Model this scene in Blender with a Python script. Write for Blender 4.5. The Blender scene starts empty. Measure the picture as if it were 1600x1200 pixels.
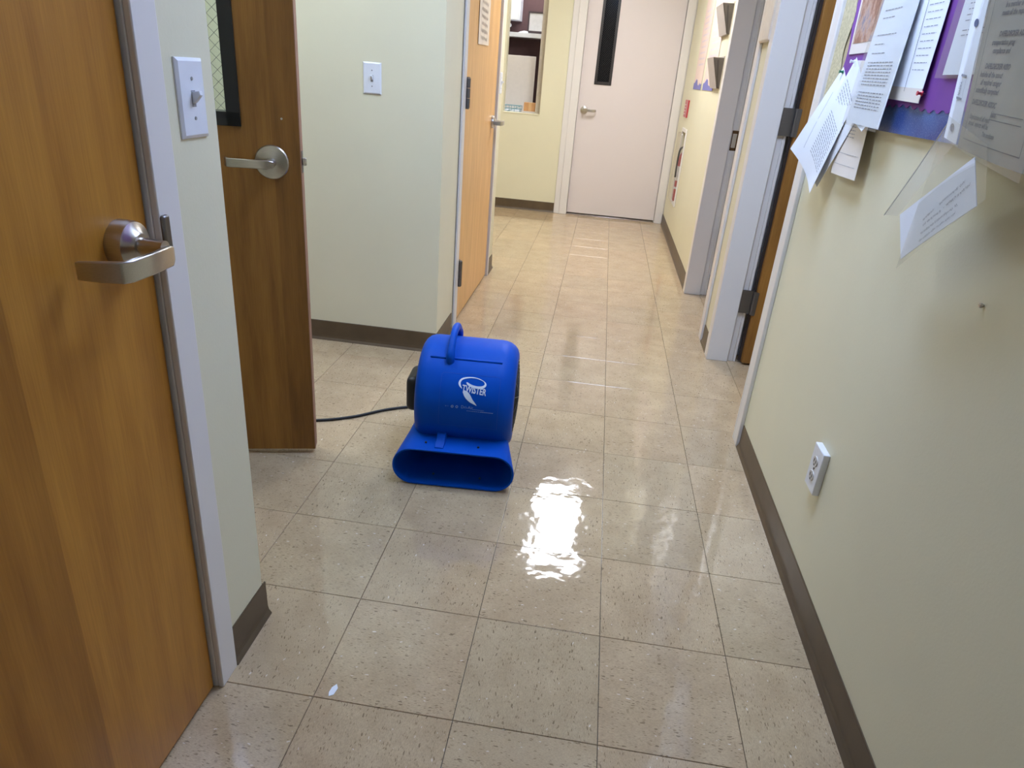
import bpy, bmesh, math, random
from mathutils import Vector, Matrix
random.seed(7)
S = bpy.context.scene
C = S.collection

# ------------------------------------------------------------------ camera
cam_d = bpy.data.cameras.new('camera')
cam_d.sensor_fit = 'HORIZONTAL'; cam_d.sensor_width = 36.0
cam_d.lens = 1065.98 / 1600 * 36.0
cam_d.clip_start = 0.02
cam = bpy.data.objects.new('camera', cam_d); C.objects.link(cam)
YAW, PIT, ROL = -0.0993358, 0.4267395, 0.0828459
fw = Vector((math.sin(YAW) * math.cos(PIT), math.cos(YAW) * math.cos(PIT), -math.sin(PIT)))
rt = Vector((math.cos(YAW), -math.sin(YAW), 0)); up = rt.cross(fw)
r2 = rt * math.cos(ROL) + up * math.sin(ROL); u2 = -rt * math.sin(ROL) + up * math.cos(ROL)
cam.matrix_world = Matrix(((r2.x, u2.x, -fw.x, -0.13883), (r2.y, u2.y, -fw.y, -0.99908),
                           (r2.z, u2.z, -fw.z, 1.24527), (0, 0, 0, 1)))
S.camera = cam

# ------------------------------------------------------------------ world, exposure
w = bpy.data.worlds.new('world'); S.world = w; w.use_nodes = True
w.node_tree.nodes['Background'].inputs[0].default_value = (0.75, 0.8, 0.9, 1)
w.node_tree.nodes['Background'].inputs[1].default_value = 0.3
S.view_settings.view_transform = 'Standard'; S.view_settings.look = 'None'
S.view_settings.gamma = 1.0; S.view_settings.use_curve_mapping = False
S.view_settings.exposure = 0.0
WARM = (0.98, 1.0, 1.06); WARM_E = 35.0       # tubes at the far end of the corridor
COOL = (0.66, 0.885, 1.42); COOL_E = 16.3       # tubes over the near end

# ------------------------------------------------------------------ materials
def lin(c):
    return tuple(((v / 255) / 12.92 if v / 255 <= 0.04045 else ((v / 255 + 0.055) / 1.055) ** 2.4) for v in c)
MATS = {}
def nodes(name):
    m = bpy.data.materials.new(name); m.use_nodes = True
    nt = m.node_tree; b = nt.nodes['Principled BSDF']
    return m, nt, b
def N(nt, t, **k):
    n = nt.nodes.new(t)
    for a, v in k.items(): setattr(n, a, v)
    return n
def mapping(nt, scale=(1, 1, 1), coord='Object'):
    tc = N(nt, 'ShaderNodeTexCoord'); mp = N(nt, 'ShaderNodeMapping')
    mp.inputs['Scale'].default_value = scale
    nt.links.new(tc.outputs[coord], mp.inputs['Vector']); return mp.outputs['Vector']
def noise(nt, vec, scale, detail=3, rough=.5):
    n = N(nt, 'ShaderNodeTexNoise'); n.inputs['Scale'].default_value = scale
    n.inputs['Detail'].default_value = detail; n.inputs['Roughness'].default_value = rough
    if vec: nt.links.new(vec, n.inputs['Vector'])
    return n.outputs['Fac']
def ramp(nt, fac, stops):
    r = N(nt, 'ShaderNodeValToRGB'); e = r.color_ramp.elements
    while len(e) < len(stops): e.new(0.5)
    for i, (p, c) in enumerate(stops):
        e[i].position = p; e[i].color = (*c, 1) if len(c) == 3 else c
    nt.links.new(fac, r.inputs['Fac']); return r.outputs['Color']
def mix(nt, fac, a, b, mode='MIX'):
    m = N(nt, 'ShaderNodeMix', data_type='RGBA', blend_type=mode)
    for sock, v in ((m.inputs[0], fac), (m.inputs[6], a), (m.inputs[7], b)):
        if hasattr(v, 'links') or isinstance(v, bpy.types.NodeSocket): nt.links.new(v, sock)
        elif isinstance(v, (int, float)): sock.default_value = v
        else: sock.default_value = (*v, 1)
    return m.outputs[2]
def bump(nt, b, h, strength, dist, sock='Normal'):
    n = N(nt, 'ShaderNodeBump'); n.inputs['Strength'].default_value = strength; n.inputs['Distance'].default_value = dist
    nt.links.new(h, n.inputs['Height']); nt.links.new(n.outputs['Normal'], b.inputs[sock]); return n
def plain(name, rgb, rough=.5, metal=0, var=.06, scale=30, bmp=0.0, bscale=200, spec=.5):
    """one colour with faint procedural mottling and optional fine relief"""
    if name in MATS: return MATS[name]
    m, nt, b = nodes(name); c = lin(rgb)
    v = mapping(nt); f = noise(nt, v, scale, 4)
    col = ramp(nt, f, [(.3, tuple(x * (1 - var) for x in c)), (.7, tuple(min(1, x * (1 + var)) for x in c))])
    nt.links.new(col, b.inputs['Base Color'])
    b.inputs['Roughness'].default_value = rough; b.inputs['Metallic'].default_value = metal
    b.inputs['Specular IOR Level'].default_value = spec
    if bmp: bump(nt, b, noise(nt, v, bscale, 2), bmp, .001)
    MATS[name] = m; return m

def wall_paint(name, rgb, scuff=.12):
    m, nt, b = nodes(name); c = lin(rgb); v = mapping(nt)
    f = noise(nt, v, 2.2, 5, .6)
    col = ramp(nt, f, [(.3, tuple(x * .955 for x in c)), (.7, c)])
    sp = noise(nt, mapping(nt, (9, 9, 26)), 2.0, 4, .7)
    s = ramp(nt, sp, [(.735, (0, 0, 0)), (.80, (scuff, scuff, scuff))])
    col = mix(nt, s, col, tuple(x * .45 for x in c))
    nt.links.new(col, b.inputs['Base Color'])
    b.inputs['Roughness'].default_value = .42; b.inputs['Specular IOR Level'].default_value = .35
    bump(nt, b, noise(nt, v, 170, 3), .18, .0012)
    return m
M_WALL = wall_paint('cream_paint', (226, 220, 190))
M_WHITEWALL = wall_paint('white_paint', (226, 224, 216))
M_PURPLEWALL = plain('plum_board', (92, 68, 68), .9)
def painted_trim(name, rgb, rough=.3):
    m, nt, b = nodes(name); c = lin(rgb); v = mapping(nt)
    sp = noise(nt, mapping(nt, (30, 30, 7)), 3.0, 5, .7)
    s = ramp(nt, sp, [(.70, (0, 0, 0)), (.78, (.16, .16, .16))])
    col = mix(nt, s, c, tuple(x * .5 for x in c))
    nt.links.new(col, b.inputs['Base Color'])
    b.inputs['Roughness'].default_value = rough
    bump(nt, b, noise(nt, v, 60, 2), .025, .001)
    return m
M_TRIM = painted_trim('trim_paint', (226, 221, 215))
M_FARDOOR = painted_trim('door_paint', (222, 212, 208), .38)
M_BASE = plain('rubber_base', (90, 74, 54), .42, var=.12, scale=14)

def vct():
    m, nt, b = nodes('vinyl_tile')
    tc = N(nt, 'ShaderNodeTexCoord'); oi = N(nt, 'ShaderNodeObjectInfo')
    off = N(nt, 'ShaderNodeVectorMath', operation='SCALE'); off.inputs[0].default_value = (37., 91., 13.)
    nt.links.new(oi.outputs['Random'], off.inputs['Scale'])
    add = N(nt, 'ShaderNodeVectorMath', operation='ADD')
    nt.links.new(tc.outputs['Object'], add.inputs[0]); nt.links.new(off.outputs[0], add.inputs[1])
    def mp(sc):
        q = N(nt, 'ShaderNodeMapping'); q.inputs['Scale'].default_value = sc
        nt.links.new(add.outputs[0], q.inputs['Vector']); return q.outputs['Vector']
    base = ramp(nt, noise(nt, mp((1, 1, 1)), 9, 4, .6), [(.3, lin((186, 163, 130))), (.7, lin((202, 180, 146)))])
    # fine grain streaks along the calender direction
    g = ramp(nt, noise(nt, mp((70, 260, 1)), 3, 3, .65), [(.36, (.74, .73, .72)), (.60, (1.02, 1.02, 1.02))])
    base = mix(nt, .8, base, g, 'MULTIPLY')
    # dark and pale chips
    def chips(sc, seed, thr, col, amount):
        vo = N(nt, 'ShaderNodeTexVoronoi'); vo.inputs['Scale'].default_value = 1.0
        vo.inputs['Randomness'].default_value = 1.0
        q = N(nt, 'ShaderNodeMapping'); q.inputs['Scale'].default_value = sc; q.inputs['Location'].default_value = seed
        nz = N(nt, 'ShaderNodeTexNoise'); nz.inputs['Scale'].default_value = 60
        nt.links.new(add.outputs[0], nz.inputs['Vector'])
        dv = N(nt, 'ShaderNodeVectorMath', operation='SCALE'); dv.inputs['Scale'].default_value = .012
        nt.links.new(nz.outputs['Color'], dv.inputs[0])
        a2 = N(nt, 'ShaderNodeVectorMath', operation='ADD')
        nt.links.new(add.outputs[0], a2.inputs[0]); nt.links.new(dv.outputs[0], a2.inputs[1])
        nt.links.new(a2.outputs[0], q.inputs['Vector']); nt.links.new(q.outputs['Vector'], vo.inputs['Vector'])
        # only some of the cells carry a chip; its size differs by cell
        sep = N(nt, 'ShaderNodeSeparateColor'); nt.links.new(vo.outputs['Color'], sep.inputs[0])
        r = N(nt, 'ShaderNodeMath', operation='MULTIPLY'); r.inputs[1].default_value = thr
        nt.links.new(sep.outputs[0], r.inputs[0])
        lt = N(nt, 'ShaderNodeMath', operation='LESS_THAN')
        nt.links.new(vo.outputs['Distance'], lt.inputs[0]); nt.links.new(r.outputs[0], lt.inputs[1])
        gt = N(nt, 'ShaderNodeMath', operation='GREATER_THAN'); gt.inputs[1].default_value = .45
        nt.links.new(sep.outputs[1], gt.inputs[0])
        mu = N(nt, 'ShaderNodeMath', operation='MULTIPLY'); nt.links.new(lt.outputs[0], mu.inputs[0]); nt.links.new(gt.outputs[0], mu.inputs[1])
        am = N(nt, 'ShaderNodeMath', operation='MULTIPLY'); am.inputs[1].default_value = amount
        nt.links.new(mu.outputs[0], am.inputs[0])
        return am.outputs[0]
    base = mix(nt, chips((44, 150, 1), (3, 1, .5), .27, None, .66), base, lin((104, 86, 64)))
    base = mix(nt, chips((90, 330, 1), (8, 4, .5), .40, None, .6), base, lin((122, 102, 76)))
    base = mix(nt, chips((40, 120, 1), (1, 7, .5), .17, None, .65), base, lin((238, 230, 214)))
    # tone differs a little from tile to tile
    tone = ramp(nt, oi.outputs['Random'], [(0, (.94, .945, .94)), (.5, (1, .985, .965)), (1, (.98, .95, .94))])
    base = mix(nt, 1.0, base, tone, 'MULTIPLY')
    nt.links.new(base, b.inputs['Base Color'])
    # wax: glossy, a little wavy, dulled in worn patches
    ge = N(nt, 'ShaderNodeNewGeometry')
    def wn(sc, scale, d, r):
        q = N(nt, 'ShaderNodeMapping'); q.inputs['Scale'].default_value = sc
        nt.links.new(ge.outputs['Position'], q.inputs['Vector']); return noise(nt, q.outputs['Vector'], scale, d, r)
    ro = ramp(nt, wn((1, 1, 1), 3.5, 4, .6), [(.35, (.035, .035, .035)), (.7, (.10, .10, .10))])
    nt.links.new(ro, b.inputs['Roughness'])
    b.inputs['Specular IOR Level'].default_value = .75
    bump(nt, b, wn((1, 1, 1), 8, 3.2, .52), .5, .0046)
    return m
M_TILE = vct()
M_GROUT = plain('tile_joint', (72, 64, 54), .8)

def wood(name, a, b_, seam=.2825, sx=1):
    m, nt, b = nodes(name)
    v = mapping(nt, (9, 9, .9)); g1 = noise(nt, v, 2.6, 5, .62)
    v2 = mapping(nt, (110, 110, 2.4)); g2 = noise(nt, v2, 3, 3, .55)
    ca, cb = lin(a), lin(b_)
    col = ramp(nt, g1, [(.32, cb), (.5, tuple((x + y) / 2 for x, y in zip(ca, cb))), (.72, ca)])
    col = mix(nt, .55, col, ramp(nt, g2, [(.35, (.80, .76, .70)), (.62, (1.0, 1.0, 1.0))]), 'MULTIPLY')
    # veneer leaves: each strip of the face has its own tone
    tc = N(nt, 'ShaderNodeTexCoord'); sp = N(nt, 'ShaderNodeSeparateXYZ'); nt.links.new(tc.outputs['Object'], sp.inputs[0])
    ad = N(nt, 'ShaderNodeMath', operation='ADD'); nt.links.new(sp.outputs[0], ad.inputs[0]); nt.links.new(sp.outputs[1], ad.inputs[1])
    dv = N(nt, 'ShaderNodeMath', operation='DIVIDE'); dv.inputs[1].default_value = seam; nt.links.new(ad.outputs[0], dv.inputs[0])
    fl = N(nt, 'ShaderNodeMath', operation='FLOOR'); nt.links.new(dv.outputs[0], fl.inputs[0])
    wh = N(nt, 'ShaderNodeMath', operation='FLOORED_MODULO'); wh.inputs[1].default_value = 2.0; nt.links.new(fl.outputs[0], wh.inputs[0])
    tone = ramp(nt, wh.outputs[0], [(0, (1.04, 1.03, 1.0)), (1, (.84, .80, .76))])
    col = mix(nt, 1.0, col, tone, 'MULTIPLY')
    nt.links.new(col, b.inputs['Base Color'])
    b.inputs['Roughness'].default_value = .38; b.inputs['Specular IOR Level'].default_value = .4
    bump(nt, b, g2, .06, .0008)
    return m
M_WOOD = wood('birch_veneer', (194, 136, 50), (162, 106, 33))
M_WOOD2 = wood('birch_veneer_brown', (164, 116, 54), (128, 86, 37))
M_WOOD3 = wood('birch_veneer_pale', (242, 194, 128), (222, 172, 108), seam=9.0)

def metal(name, rgb, rough=.3, aniso=True):
    m, nt, b = nodes(name); c = lin(rgb)
    g = noise(nt, mapping(nt, (8, 300, 300)), 3, 2)
    col = ramp(nt, g, [(.3, tuple(x * .88 for x in c)), (.7, c)])
    nt.links.new(col, b.inputs['Base Color']); b.inputs['Metallic'].default_value = 1.0
    b.inputs['Roughness'].default_value = rough
    return m
M_STEEL = metal('satin_chrome', (196, 190, 182), .28)
M_HINGE = metal('dark_steel', (126, 124, 124), .42)
M_BRASS = metal('tarnished_bronze', (110, 86, 62), .45)
M_ALU = metal('aluminium', (205, 200, 195), .3)
M_PLATE = plain('white_plastic', (226, 228, 232), .3, var=.02)
M_SLOT = plain('black_slot', (34, 32, 30), .6)
M_BLACK = plain('black_plastic', (22, 23, 26), .38)
M_BLUE = plain('blue_plastic', (0, 74, 176), .45, var=.06, scale=9, bmp=.2, bscale=420, spec=.12)
M_BLUEIN = plain('blue_plastic_inner', (8, 40, 120), .5)
M_LOGO = plain('white_print', (214, 226, 240), .6, var=.02)
M_LOGOFADE = plain('faded_white_print', (120, 150, 200), .6, var=.02)
M_PAPER = plain('white_paper', (236, 240, 246), .75, var=.02, scale=8)
M_PAPERW = plain('warm_paper', (226, 216, 204), .75, var=.03, scale=8)
M_CERT = plain('shaded_parchment', (132, 126, 112), .75, var=.08, scale=22)  # grey includes the shade that falls on the certificate
M_INK = plain('black_ink', (42, 42, 48), .8)
M_INKGREY = plain('grey_print', (138, 141, 150), .8)
M_PURPLE = plain('purple_paper', (120, 62, 152), .7, var=.12, scale=6)
M_BORDER = plain('woven_border', (196, 186, 150), .8, var=.2, scale=120)
M_CORK = plain('cork_backing', (188, 170, 132), .9, var=.15, scale=160)
M_RED = plain('red_enamel', (178, 22, 40), .3)
M_GREENPIN = plain('green_plastic', (20, 120, 80), .3)
M_REDPIN = plain('pink_plastic', (206, 60, 80), .3)
M_BEIGEBOX = plain('beige_plastic', (222, 212, 198), .4)
M_CARD = plain('cardboard', (196, 146, 96), .8)
M_TEAL = plain('teal_wire', (120, 158, 168), .5)
M_POSTER = plain('pink_poster', (222, 198, 186), .6, var=.03)
M_POSTBLUE = plain('poster_blue', (112, 112, 176), .6)
M_POSTRED = plain('poster_red', (232, 190, 178), .6)
M_GREY = plain('grey_acrylic', (176, 166, 158), .35)
M_CEIL = plain('ceiling_tile', (232, 230, 222), .9, bmp=.3, bscale=90)
M_RUBBER = plain('cord_rubber', (24, 24, 26), .5)
M_NOTE = plain('yellowed_paper', (238, 222, 200), .75, var=.05)

def glitter():
    m, nt, b = nodes('blue_glitter'); v = mapping(nt)
    f = noise(nt, v, 700, 1)
    big = ramp(nt, noise(nt, v, 9, 2), [(.35, lin((12, 50, 122))), (.65, lin((46, 96, 164)))])
    s = ramp(nt, f, [(.62, (0, 0, 0)), (.72, (.8, .8, .8))])
    nt.links.new(mix(nt, s, big, lin((150, 170, 215))), b.inputs['Base Color'])
    b.inputs['Roughness'].default_value = .4
    return m
M_GLITTER = glitter()
def picture():
    m, nt, b = nodes('brown_print'); v = mapping(nt, (18, 16, 9))
    f = noise(nt, v, 1.4, 5, .7)
    col = ramp(nt, f, [(.25, lin((70, 48, 46))), (.42, lin((150, 100, 84))), (.52, lin((190, 158, 140))), (.62, lin((96, 110, 150))), (.75, lin((170, 70, 60)))])
    nt.links.new(col, b.inputs['Base Color']); b.inputs['Roughness'].default_value = .35
    return m
M_PICTURE = picture()
def clear(name, tint=(.9, .92, .93), gloss=.14, rough=.12, haze=.05):
    m, nt, b = nodes(name)
    tr = N(nt, 'ShaderNodeBsdfTransparent'); tr.inputs[0].default_value = (*tint, 1)
    gl = N(nt, 'ShaderNodeBsdfGlossy'); gl.inputs['Roughness'].default_value = rough
    bp = N(nt, 'ShaderNodeBump'); bp.inputs['Strength'].default_value = .35; bp.inputs['Distance'].default_value = .003
    nt.links.new(noise(nt, mapping(nt), 22, 2), bp.inputs['Height']); nt.links.new(bp.outputs[0], gl.inputs['Normal'])
    df = N(nt, 'ShaderNodeBsdfDiffuse'); df.inputs[0].default_value = (.85, .87, .88, 1)
    m1 = N(nt, 'ShaderNodeMixShader'); m1.inputs[0].default_value = haze
    m2 = N(nt, 'ShaderNodeMixShader')
    lw = N(nt, 'ShaderNodeLayerWeight'); lw.inputs['Blend'].default_value = .5
    pw = N(nt, 'ShaderNodeMath', operation='POWER'); pw.inputs[1].default_value = 5.0
    nt.links.new(lw.outputs['Facing'], pw.inputs[0])
    mu = N(nt, 'ShaderNodeMath', operation='MULTIPLY_ADD'); mu.inputs[1].default_value = .25; mu.inputs[2].default_value = gloss * .3
    nt.links.new(pw.outputs[0], mu.inputs[0]); nt.links.new(mu.outputs[0], m2.inputs[0])
    nt.links.new(tr.outputs[0], m1.inputs[1]); nt.links.new(df.outputs[0], m1.inputs[2])
    nt.links.new(m1.outputs[0], m2.inputs[1]); nt.links.new(gl.outputs[0], m2.inputs[2])
    nt.links.new(m2.outputs[0], nt.nodes['Material Output'].inputs['Surface'])
    return m
M_SLEEVE = clear('clear_sleeve', (.95, .955, .95), .12, .15, .035)
M_GLASS = clear('window_glass', (.88, .93, .90), .1, .02, .02)
M_COVER = clear('clear_cover', (.95, .94, .92), .12, .15, .04)
def darkglass():
    m, nt, b = nodes('dark_glass')
    b.inputs['Base Color'].default_value = (.006, .006, .007, 1); b.inputs['Roughness'].default_value = .12
    b.inputs['Specular IOR Level'].default_value = .12
    return m
M_DARKGLASS = darkglass()
def emit(name, col, e):
    m, nt, b = nodes(name); em = N(nt, 'ShaderNodeEmission')
    em.inputs[0].default_value = (*col, 1); em.inputs[1].default_value = e
    nt.links.new(em.outputs[0], nt.nodes['Material Output'].inputs['Surface']); return m

# ------------------------------------------------------------------ object helpers
def org(o):
    v = Vector((0, 0, 0))
    while o is not None:
        v = v + o.location; o = o.parent
    return v
def obj(name, bm, mat, parent=None, local=False, smooth=None, bevel=0, seg=2):
    """link a bmesh as one object; vertices are world coordinates unless local"""
    me = bpy.data.meshes.new(name)
    bmesh.ops.recalc_face_normals(bm, faces=bm.faces)
    bm.to_mesh(me); bm.free()
    if parent is not None and not local:
        me.transform(Matrix.Translation(-org(parent)))
    o = bpy.data.objects.new(name, me); C.objects.link(o)
    if mat: me.materials.append(mat)
    if parent is not None: o.parent = parent
    if smooth is not None:
        for p in me.polygons: p.use_smooth = True
        if smooth > 0: me.set_sharp_from_angle(angle=math.radians(smooth))
    if bevel:
        md = o.modifiers.new('bevel', 'BEVEL'); md.width = bevel; md.segments = seg; md.limit_method = 'ANGLE'
        for p in me.polygons: p.use_smooth = True
        me.set_sharp_from_angle(angle=math.radians(35))
    return o
def tag(o, label=None, cat=None, group=None, kind=None):
    if label: o['label'] = label
    if cat: o['category'] = cat
    if group: o['group'] = group
    if kind: o['kind'] = kind
    return o
def empty(name, loc, rz=0):
    o = bpy.data.objects.new(name, None); C.objects.link(o)
    o.empty_display_size = .05; o.location = loc; o.rotation_euler = (0, 0, rz); return o
def centre(o):
    """move a top-level mesh's origin to the centre of its base"""
    me = o.data; xs = [v.co for v in me.vertices]
    c = Vector(((min(v.x for v in xs) + max(v.x for v in xs)) / 2, (min(v.y for v in xs) + max(v.y for v in xs)) / 2, min(v.z for v in xs)))
    me.transform(Matrix.Translation(-c)); o.location = o.location + c
    return o
def bx(bm, x0, x1, y0, y1, z0, z1):
    vs = [bm.verts.new((x, y, z)) for z in (z0, z1) for y in (y0, y1) for x in (x0, x1)]
    for f in ((0, 2, 3, 1), (4, 5, 7, 6), (0, 1, 5, 4), (2, 6, 7, 3), (0, 4, 6, 2), (1, 3, 7, 5)):
        bm.faces.new([vs[i] for i in f])
def box(name, d, mat, parent=None, local=False, bevel=0, seg=2):
    bm = bmesh.new(); bx(bm, *d); return obj(name, bm, mat, parent, local, bevel=bevel, seg=seg)
def boxes(name, ds, mat, parent=None, local=False, bevel=0):
    bm = bmesh.new()
    for d in ds: bx(bm, *d)
    return obj(name, bm, mat, parent, local, bevel=bevel)
def prism(bm, pts, axis, a, b):
    """extrude a 2-D outline along an axis; pts are the other two coordinates in xyz order"""
    def mk(p, t):
        return {0: (t, p[0], p[1]), 1: (p[0], t, p[1]), 2: (p[0], p[1], t)}[axis]
    A = [bm.verts.new(mk(p, a)) for p in pts]; B = [bm.verts.new(mk(p, b)) for p in pts]
    n = len(pts); bm.faces.new(A); bm.faces.new(B[::-1])
    for i in range(n): bm.faces.new((A[i], A[(i + 1) % n], B[(i + 1) % n], B[i]))
def lathe(bm, prof, c, axis='x', seg=40, caps=True, sc=(1, 1)):
    """prof: (t along axis, radius); c: centre"""
    rings = []
    for t, r in prof:
        ring = []
        for k in range(seg):
            a = 2 * math.pi * k / seg; p, q = r * math.cos(a) * sc[0], r * math.sin(a) * sc[1]
            co = {'x': (c[0] + t, c[1] + p, c[2] + q), 'y': (c[0] + p, c[1] + t, c[2] + q), 'z': (c[0] + p, c[1] + q, c[2] + t)}[axis]
            ring.append(bm.verts.new(co))
        rings.append(ring)
    for A, B in zip(rings, rings[1:]):
        for k in range(seg): bm.faces.new((A[k], A[(k + 1) % seg], B[(k + 1) % seg], B[k]))
    if caps: bm.faces.new(rings[0][::-1]); bm.faces.new(rings[-1])
def tube(bm, pts, r, seg=10, up=(0, 0, 1), flat=1.0):
    pts = [Vector(p) for p in pts]; rings = []
    rr = r if isinstance(r, (list, tuple)) else [r] * len(pts)
    u0 = Vector(up)
    for i, p in enumerate(pts):
        t = (pts[min(i + 1, len(pts) - 1)] - pts[max(i - 1, 0)]).normalized()
        s = t.cross(u0)
        if s.length < 1e-4: s = t.cross(Vector((1, 0, 0)))
        s.normalize(); n = s.cross(t)
        rings.append([bm.verts.new(p + s * (rr[i] * math.cos(2 * math.pi * k / seg)) + n * (rr[i] * flat * math.sin(2 * math.pi * k / seg))) for k in range(seg)])
    for A, B in zip(rings, rings[1:]):
        for k in range(seg): bm.faces.new((A[k], A[(k + 1) % seg], B[(k + 1) % seg], B[k]))
    bm.faces.new(rings[0][::-1]); bm.faces.new(rings[-1])
def smoothpath(pts, n=8):
    """Catmull-Rom through points"""
    P = [Vector(p) for p in pts]; P = [P[0] * 2 - P[1]] + P + [P[-1] * 2 - P[-2]]; out = []
    for i in range(1, len(P) - 2):
        for k in range(n):
            t = k / n; a, b, c, d = P[i - 1:i + 3]
            out.append(.5 * ((2 * b) + (c - a) * t + (2 * a - 5 * b + 4 * c - d) * t * t + (3 * b - a - 3 * c + d) * t ** 3))
    out.append(P[-2]); return out
def struct(o, label, cat='wall'):
    return tag(o, label, cat, kind='structure')
def text2d(body, size, shear=0, bold=0, align='LEFT'):
    """outline of a line of text as (vertices, faces) in its own plane"""
    cu = bpy.data.curves.new('text', 'FONT'); cu.body = body; cu.size = size; cu.shear = shear
    cu.offset = bold; cu.align_x = align; cu.resolution_u = 2
    to = bpy.data.objects.new('text', cu); C.objects.link(to)
    dg = bpy.context.evaluated_depsgraph_get(); dg.update()
    me = bpy.data.meshes.new_from_object(to.evaluated_get(dg))
    vs = [(v.co.x, v.co.y) for v in me.vertices]; fs = [tuple(p.vertices) for p in me.polygons]
    bpy.data.objects.remove(to); bpy.data.meshes.remove(me); bpy.data.curves.remove(cu)
    return vs, fs
def put2d(bm, vf, fn):
    vs, fs = vf; V = [bm.verts.new(fn(x, y)) for x, y in vs]
    for f in fs:
        try: bm.faces.new([V[i] for i in f])
        except ValueError: pass

# ================================================================== THE SETTING
H = 2.44; T = 0.3048
XL, XR = -0.815, 0.52                    # faces of the corridor walls
YF = 5.97                                # face of the far wall
# ---- floor: dark bed with one object for each vinyl tile
fl = box('floor', (-2.35, .80, -3.1, 6.2, -.06, -.003), M_GROUT)
struct(fl, 'waxed beige vinyl tile floor running down the corridor', 'floor')
def tile_mesh():
    bm = bmesh.new(); h = T / 2 - .0007; e = .0008
    lo = [bm.verts.new((x, y, -.003)) for x, y in ((-h, -h), (h, -h), (h, h), (-h, h))]
    md = [bm.verts.new((x, y, -e)) for x, y in ((-h, -h), (h, -h), (h, h), (-h, h))]
    k = h - e; tp = [bm.verts.new((x, y, 0)) for x, y in ((-k, -k), (k, -k), (k, k), (-k, k))]
    bm.faces.new(tp)
    for A, B in ((lo, md), (md, tp)):
        for i in range(4): bm.faces.new((A[i], A[(i + 1) % 4], B[(i + 1) % 4], B[i]))
    me = bpy.data.meshes.new('tile'); bm.to_mesh(me); bm.free(); me.materials.append(M_TILE); return me
tm = tile_mesh()
for j in range(-10, 20):
    for i in range(-8, 3):
        x0, y0 = i * T, j * T; x1, y1 = x0 + T, y0 + T
        ok = x1 > XL and x0 < XR
        ok |= x1 > -1.95 and x0 < XL and y1 > .2 and y0 < 1.98
        ok |= x1 > -2.2 and x0 < XL and y1 > 3.62 and y0 < YF
        ok |= x0 < .8 and x1 > XR and y1 > 1.42 and y0 < 3.57
        if not ok: continue
        t = bpy.data.objects.new('tile', tm); C.objects.link(t); t.parent = fl
        t.location = (x0 + T / 2, y0 + T / 2, 0)
        t.rotation_euler = (0, 0, math.pi / 2 * ((i + j) % 2) + math.pi * random.randint(0, 1))
# ---- ceiling
struct(box('ceiling', (-3.7, 2.7, -3.2, 8.0, H, H + .1), M_CEIL), 'white ceiling over the corridor', 'ceiling')
# ---- walls
TH = .12
def wall(name, ds, label, mat=None):
    return struct(boxes(name, ds, mat or M_WALL), label)
wall('wall_left', [(XL - TH, XL, -3.1, -1.00, 0, H), (XL - TH, XL, -1.00, .03, 2.14, H), (XL - TH, XL, .03, .2, 0, H)],
     'cream painted wall beside the near wooden door')
wall('wall_alcove_near', [(-2.02, XL - TH, .08, .2, 0, H)], 'cream near side wall of the left alcove')
wall('wall_alcove_end', [(-2.02, -1.90, .2, .66, 0, H), (-2.02, -1.90, .66, 1.72, 2.14, H), (-2.02, -1.90, 1.72, 1.98, 0, H)],
     'cream wall at the end of the left alcove')
wall('wall_alcove_far', [(-2.02, XL - TH, 1.98, 2.1, 0, H), (XL - TH, XL, 1.98, 2.33, 0, H),
                         (XL - TH, XL, 2.33, 3.47, 2.14, H), (XL - TH, XL, 3.47, 3.62, 0, H),
                         (-2.3, XL - TH, 3.5, 3.62, 0, H)],
     'cream wall with a light switch left of the blue air mover')
wall('wall_far_left', [(-2.42, -2.3, 3.5, 6.09, 0, H)], 'cream wall of the far left recess')
wall('wall_far', [(-2.42, -1.14, YF, YF + TH, 0, H), (-1.14, -.785, YF, YF + TH, 0, .895), (-1.14, -.785, YF, YF + TH, 2.1, H),
                  (-.785, -.50, YF, YF + TH, 0, H), (-.50, .50, YF, YF + TH, 2.16, H), (.50, XR + TH, YF, YF + TH, 0, H)],
     'cream wall at the far end of the corridor')
EX = (5.09, 5.37, .34, .90)              # recess for the extinguisher
wall('wall_right', [(XR, XR + TH, -3.1, 1.43, 0, H), (XR, XR + TH, 1.43, 2.38, 2.14, H), (XR, XR + TH, 2.38, 2.62, 0, H),
                    (XR, XR + TH, 2.62, 3.55, 2.14, H), (XR, XR + TH, 3.55, EX[0], 0, H), (XR, XR + TH, EX[1], YF, 0, H),
                    (XR, XR + TH, EX[0], EX[1], 0, EX[2]), (XR, XR + TH, EX[0], EX[1], EX[3], H), (XR + .105, XR + TH, EX[0], EX[1], EX[2], EX[3])],
     'cream wall on the right with the bulletin board and two doorways')
wall('wall_back', [(-1.0, .64, -3.2, -3.1, 0, H)], 'cream wall closing the corridor behind')
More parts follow.
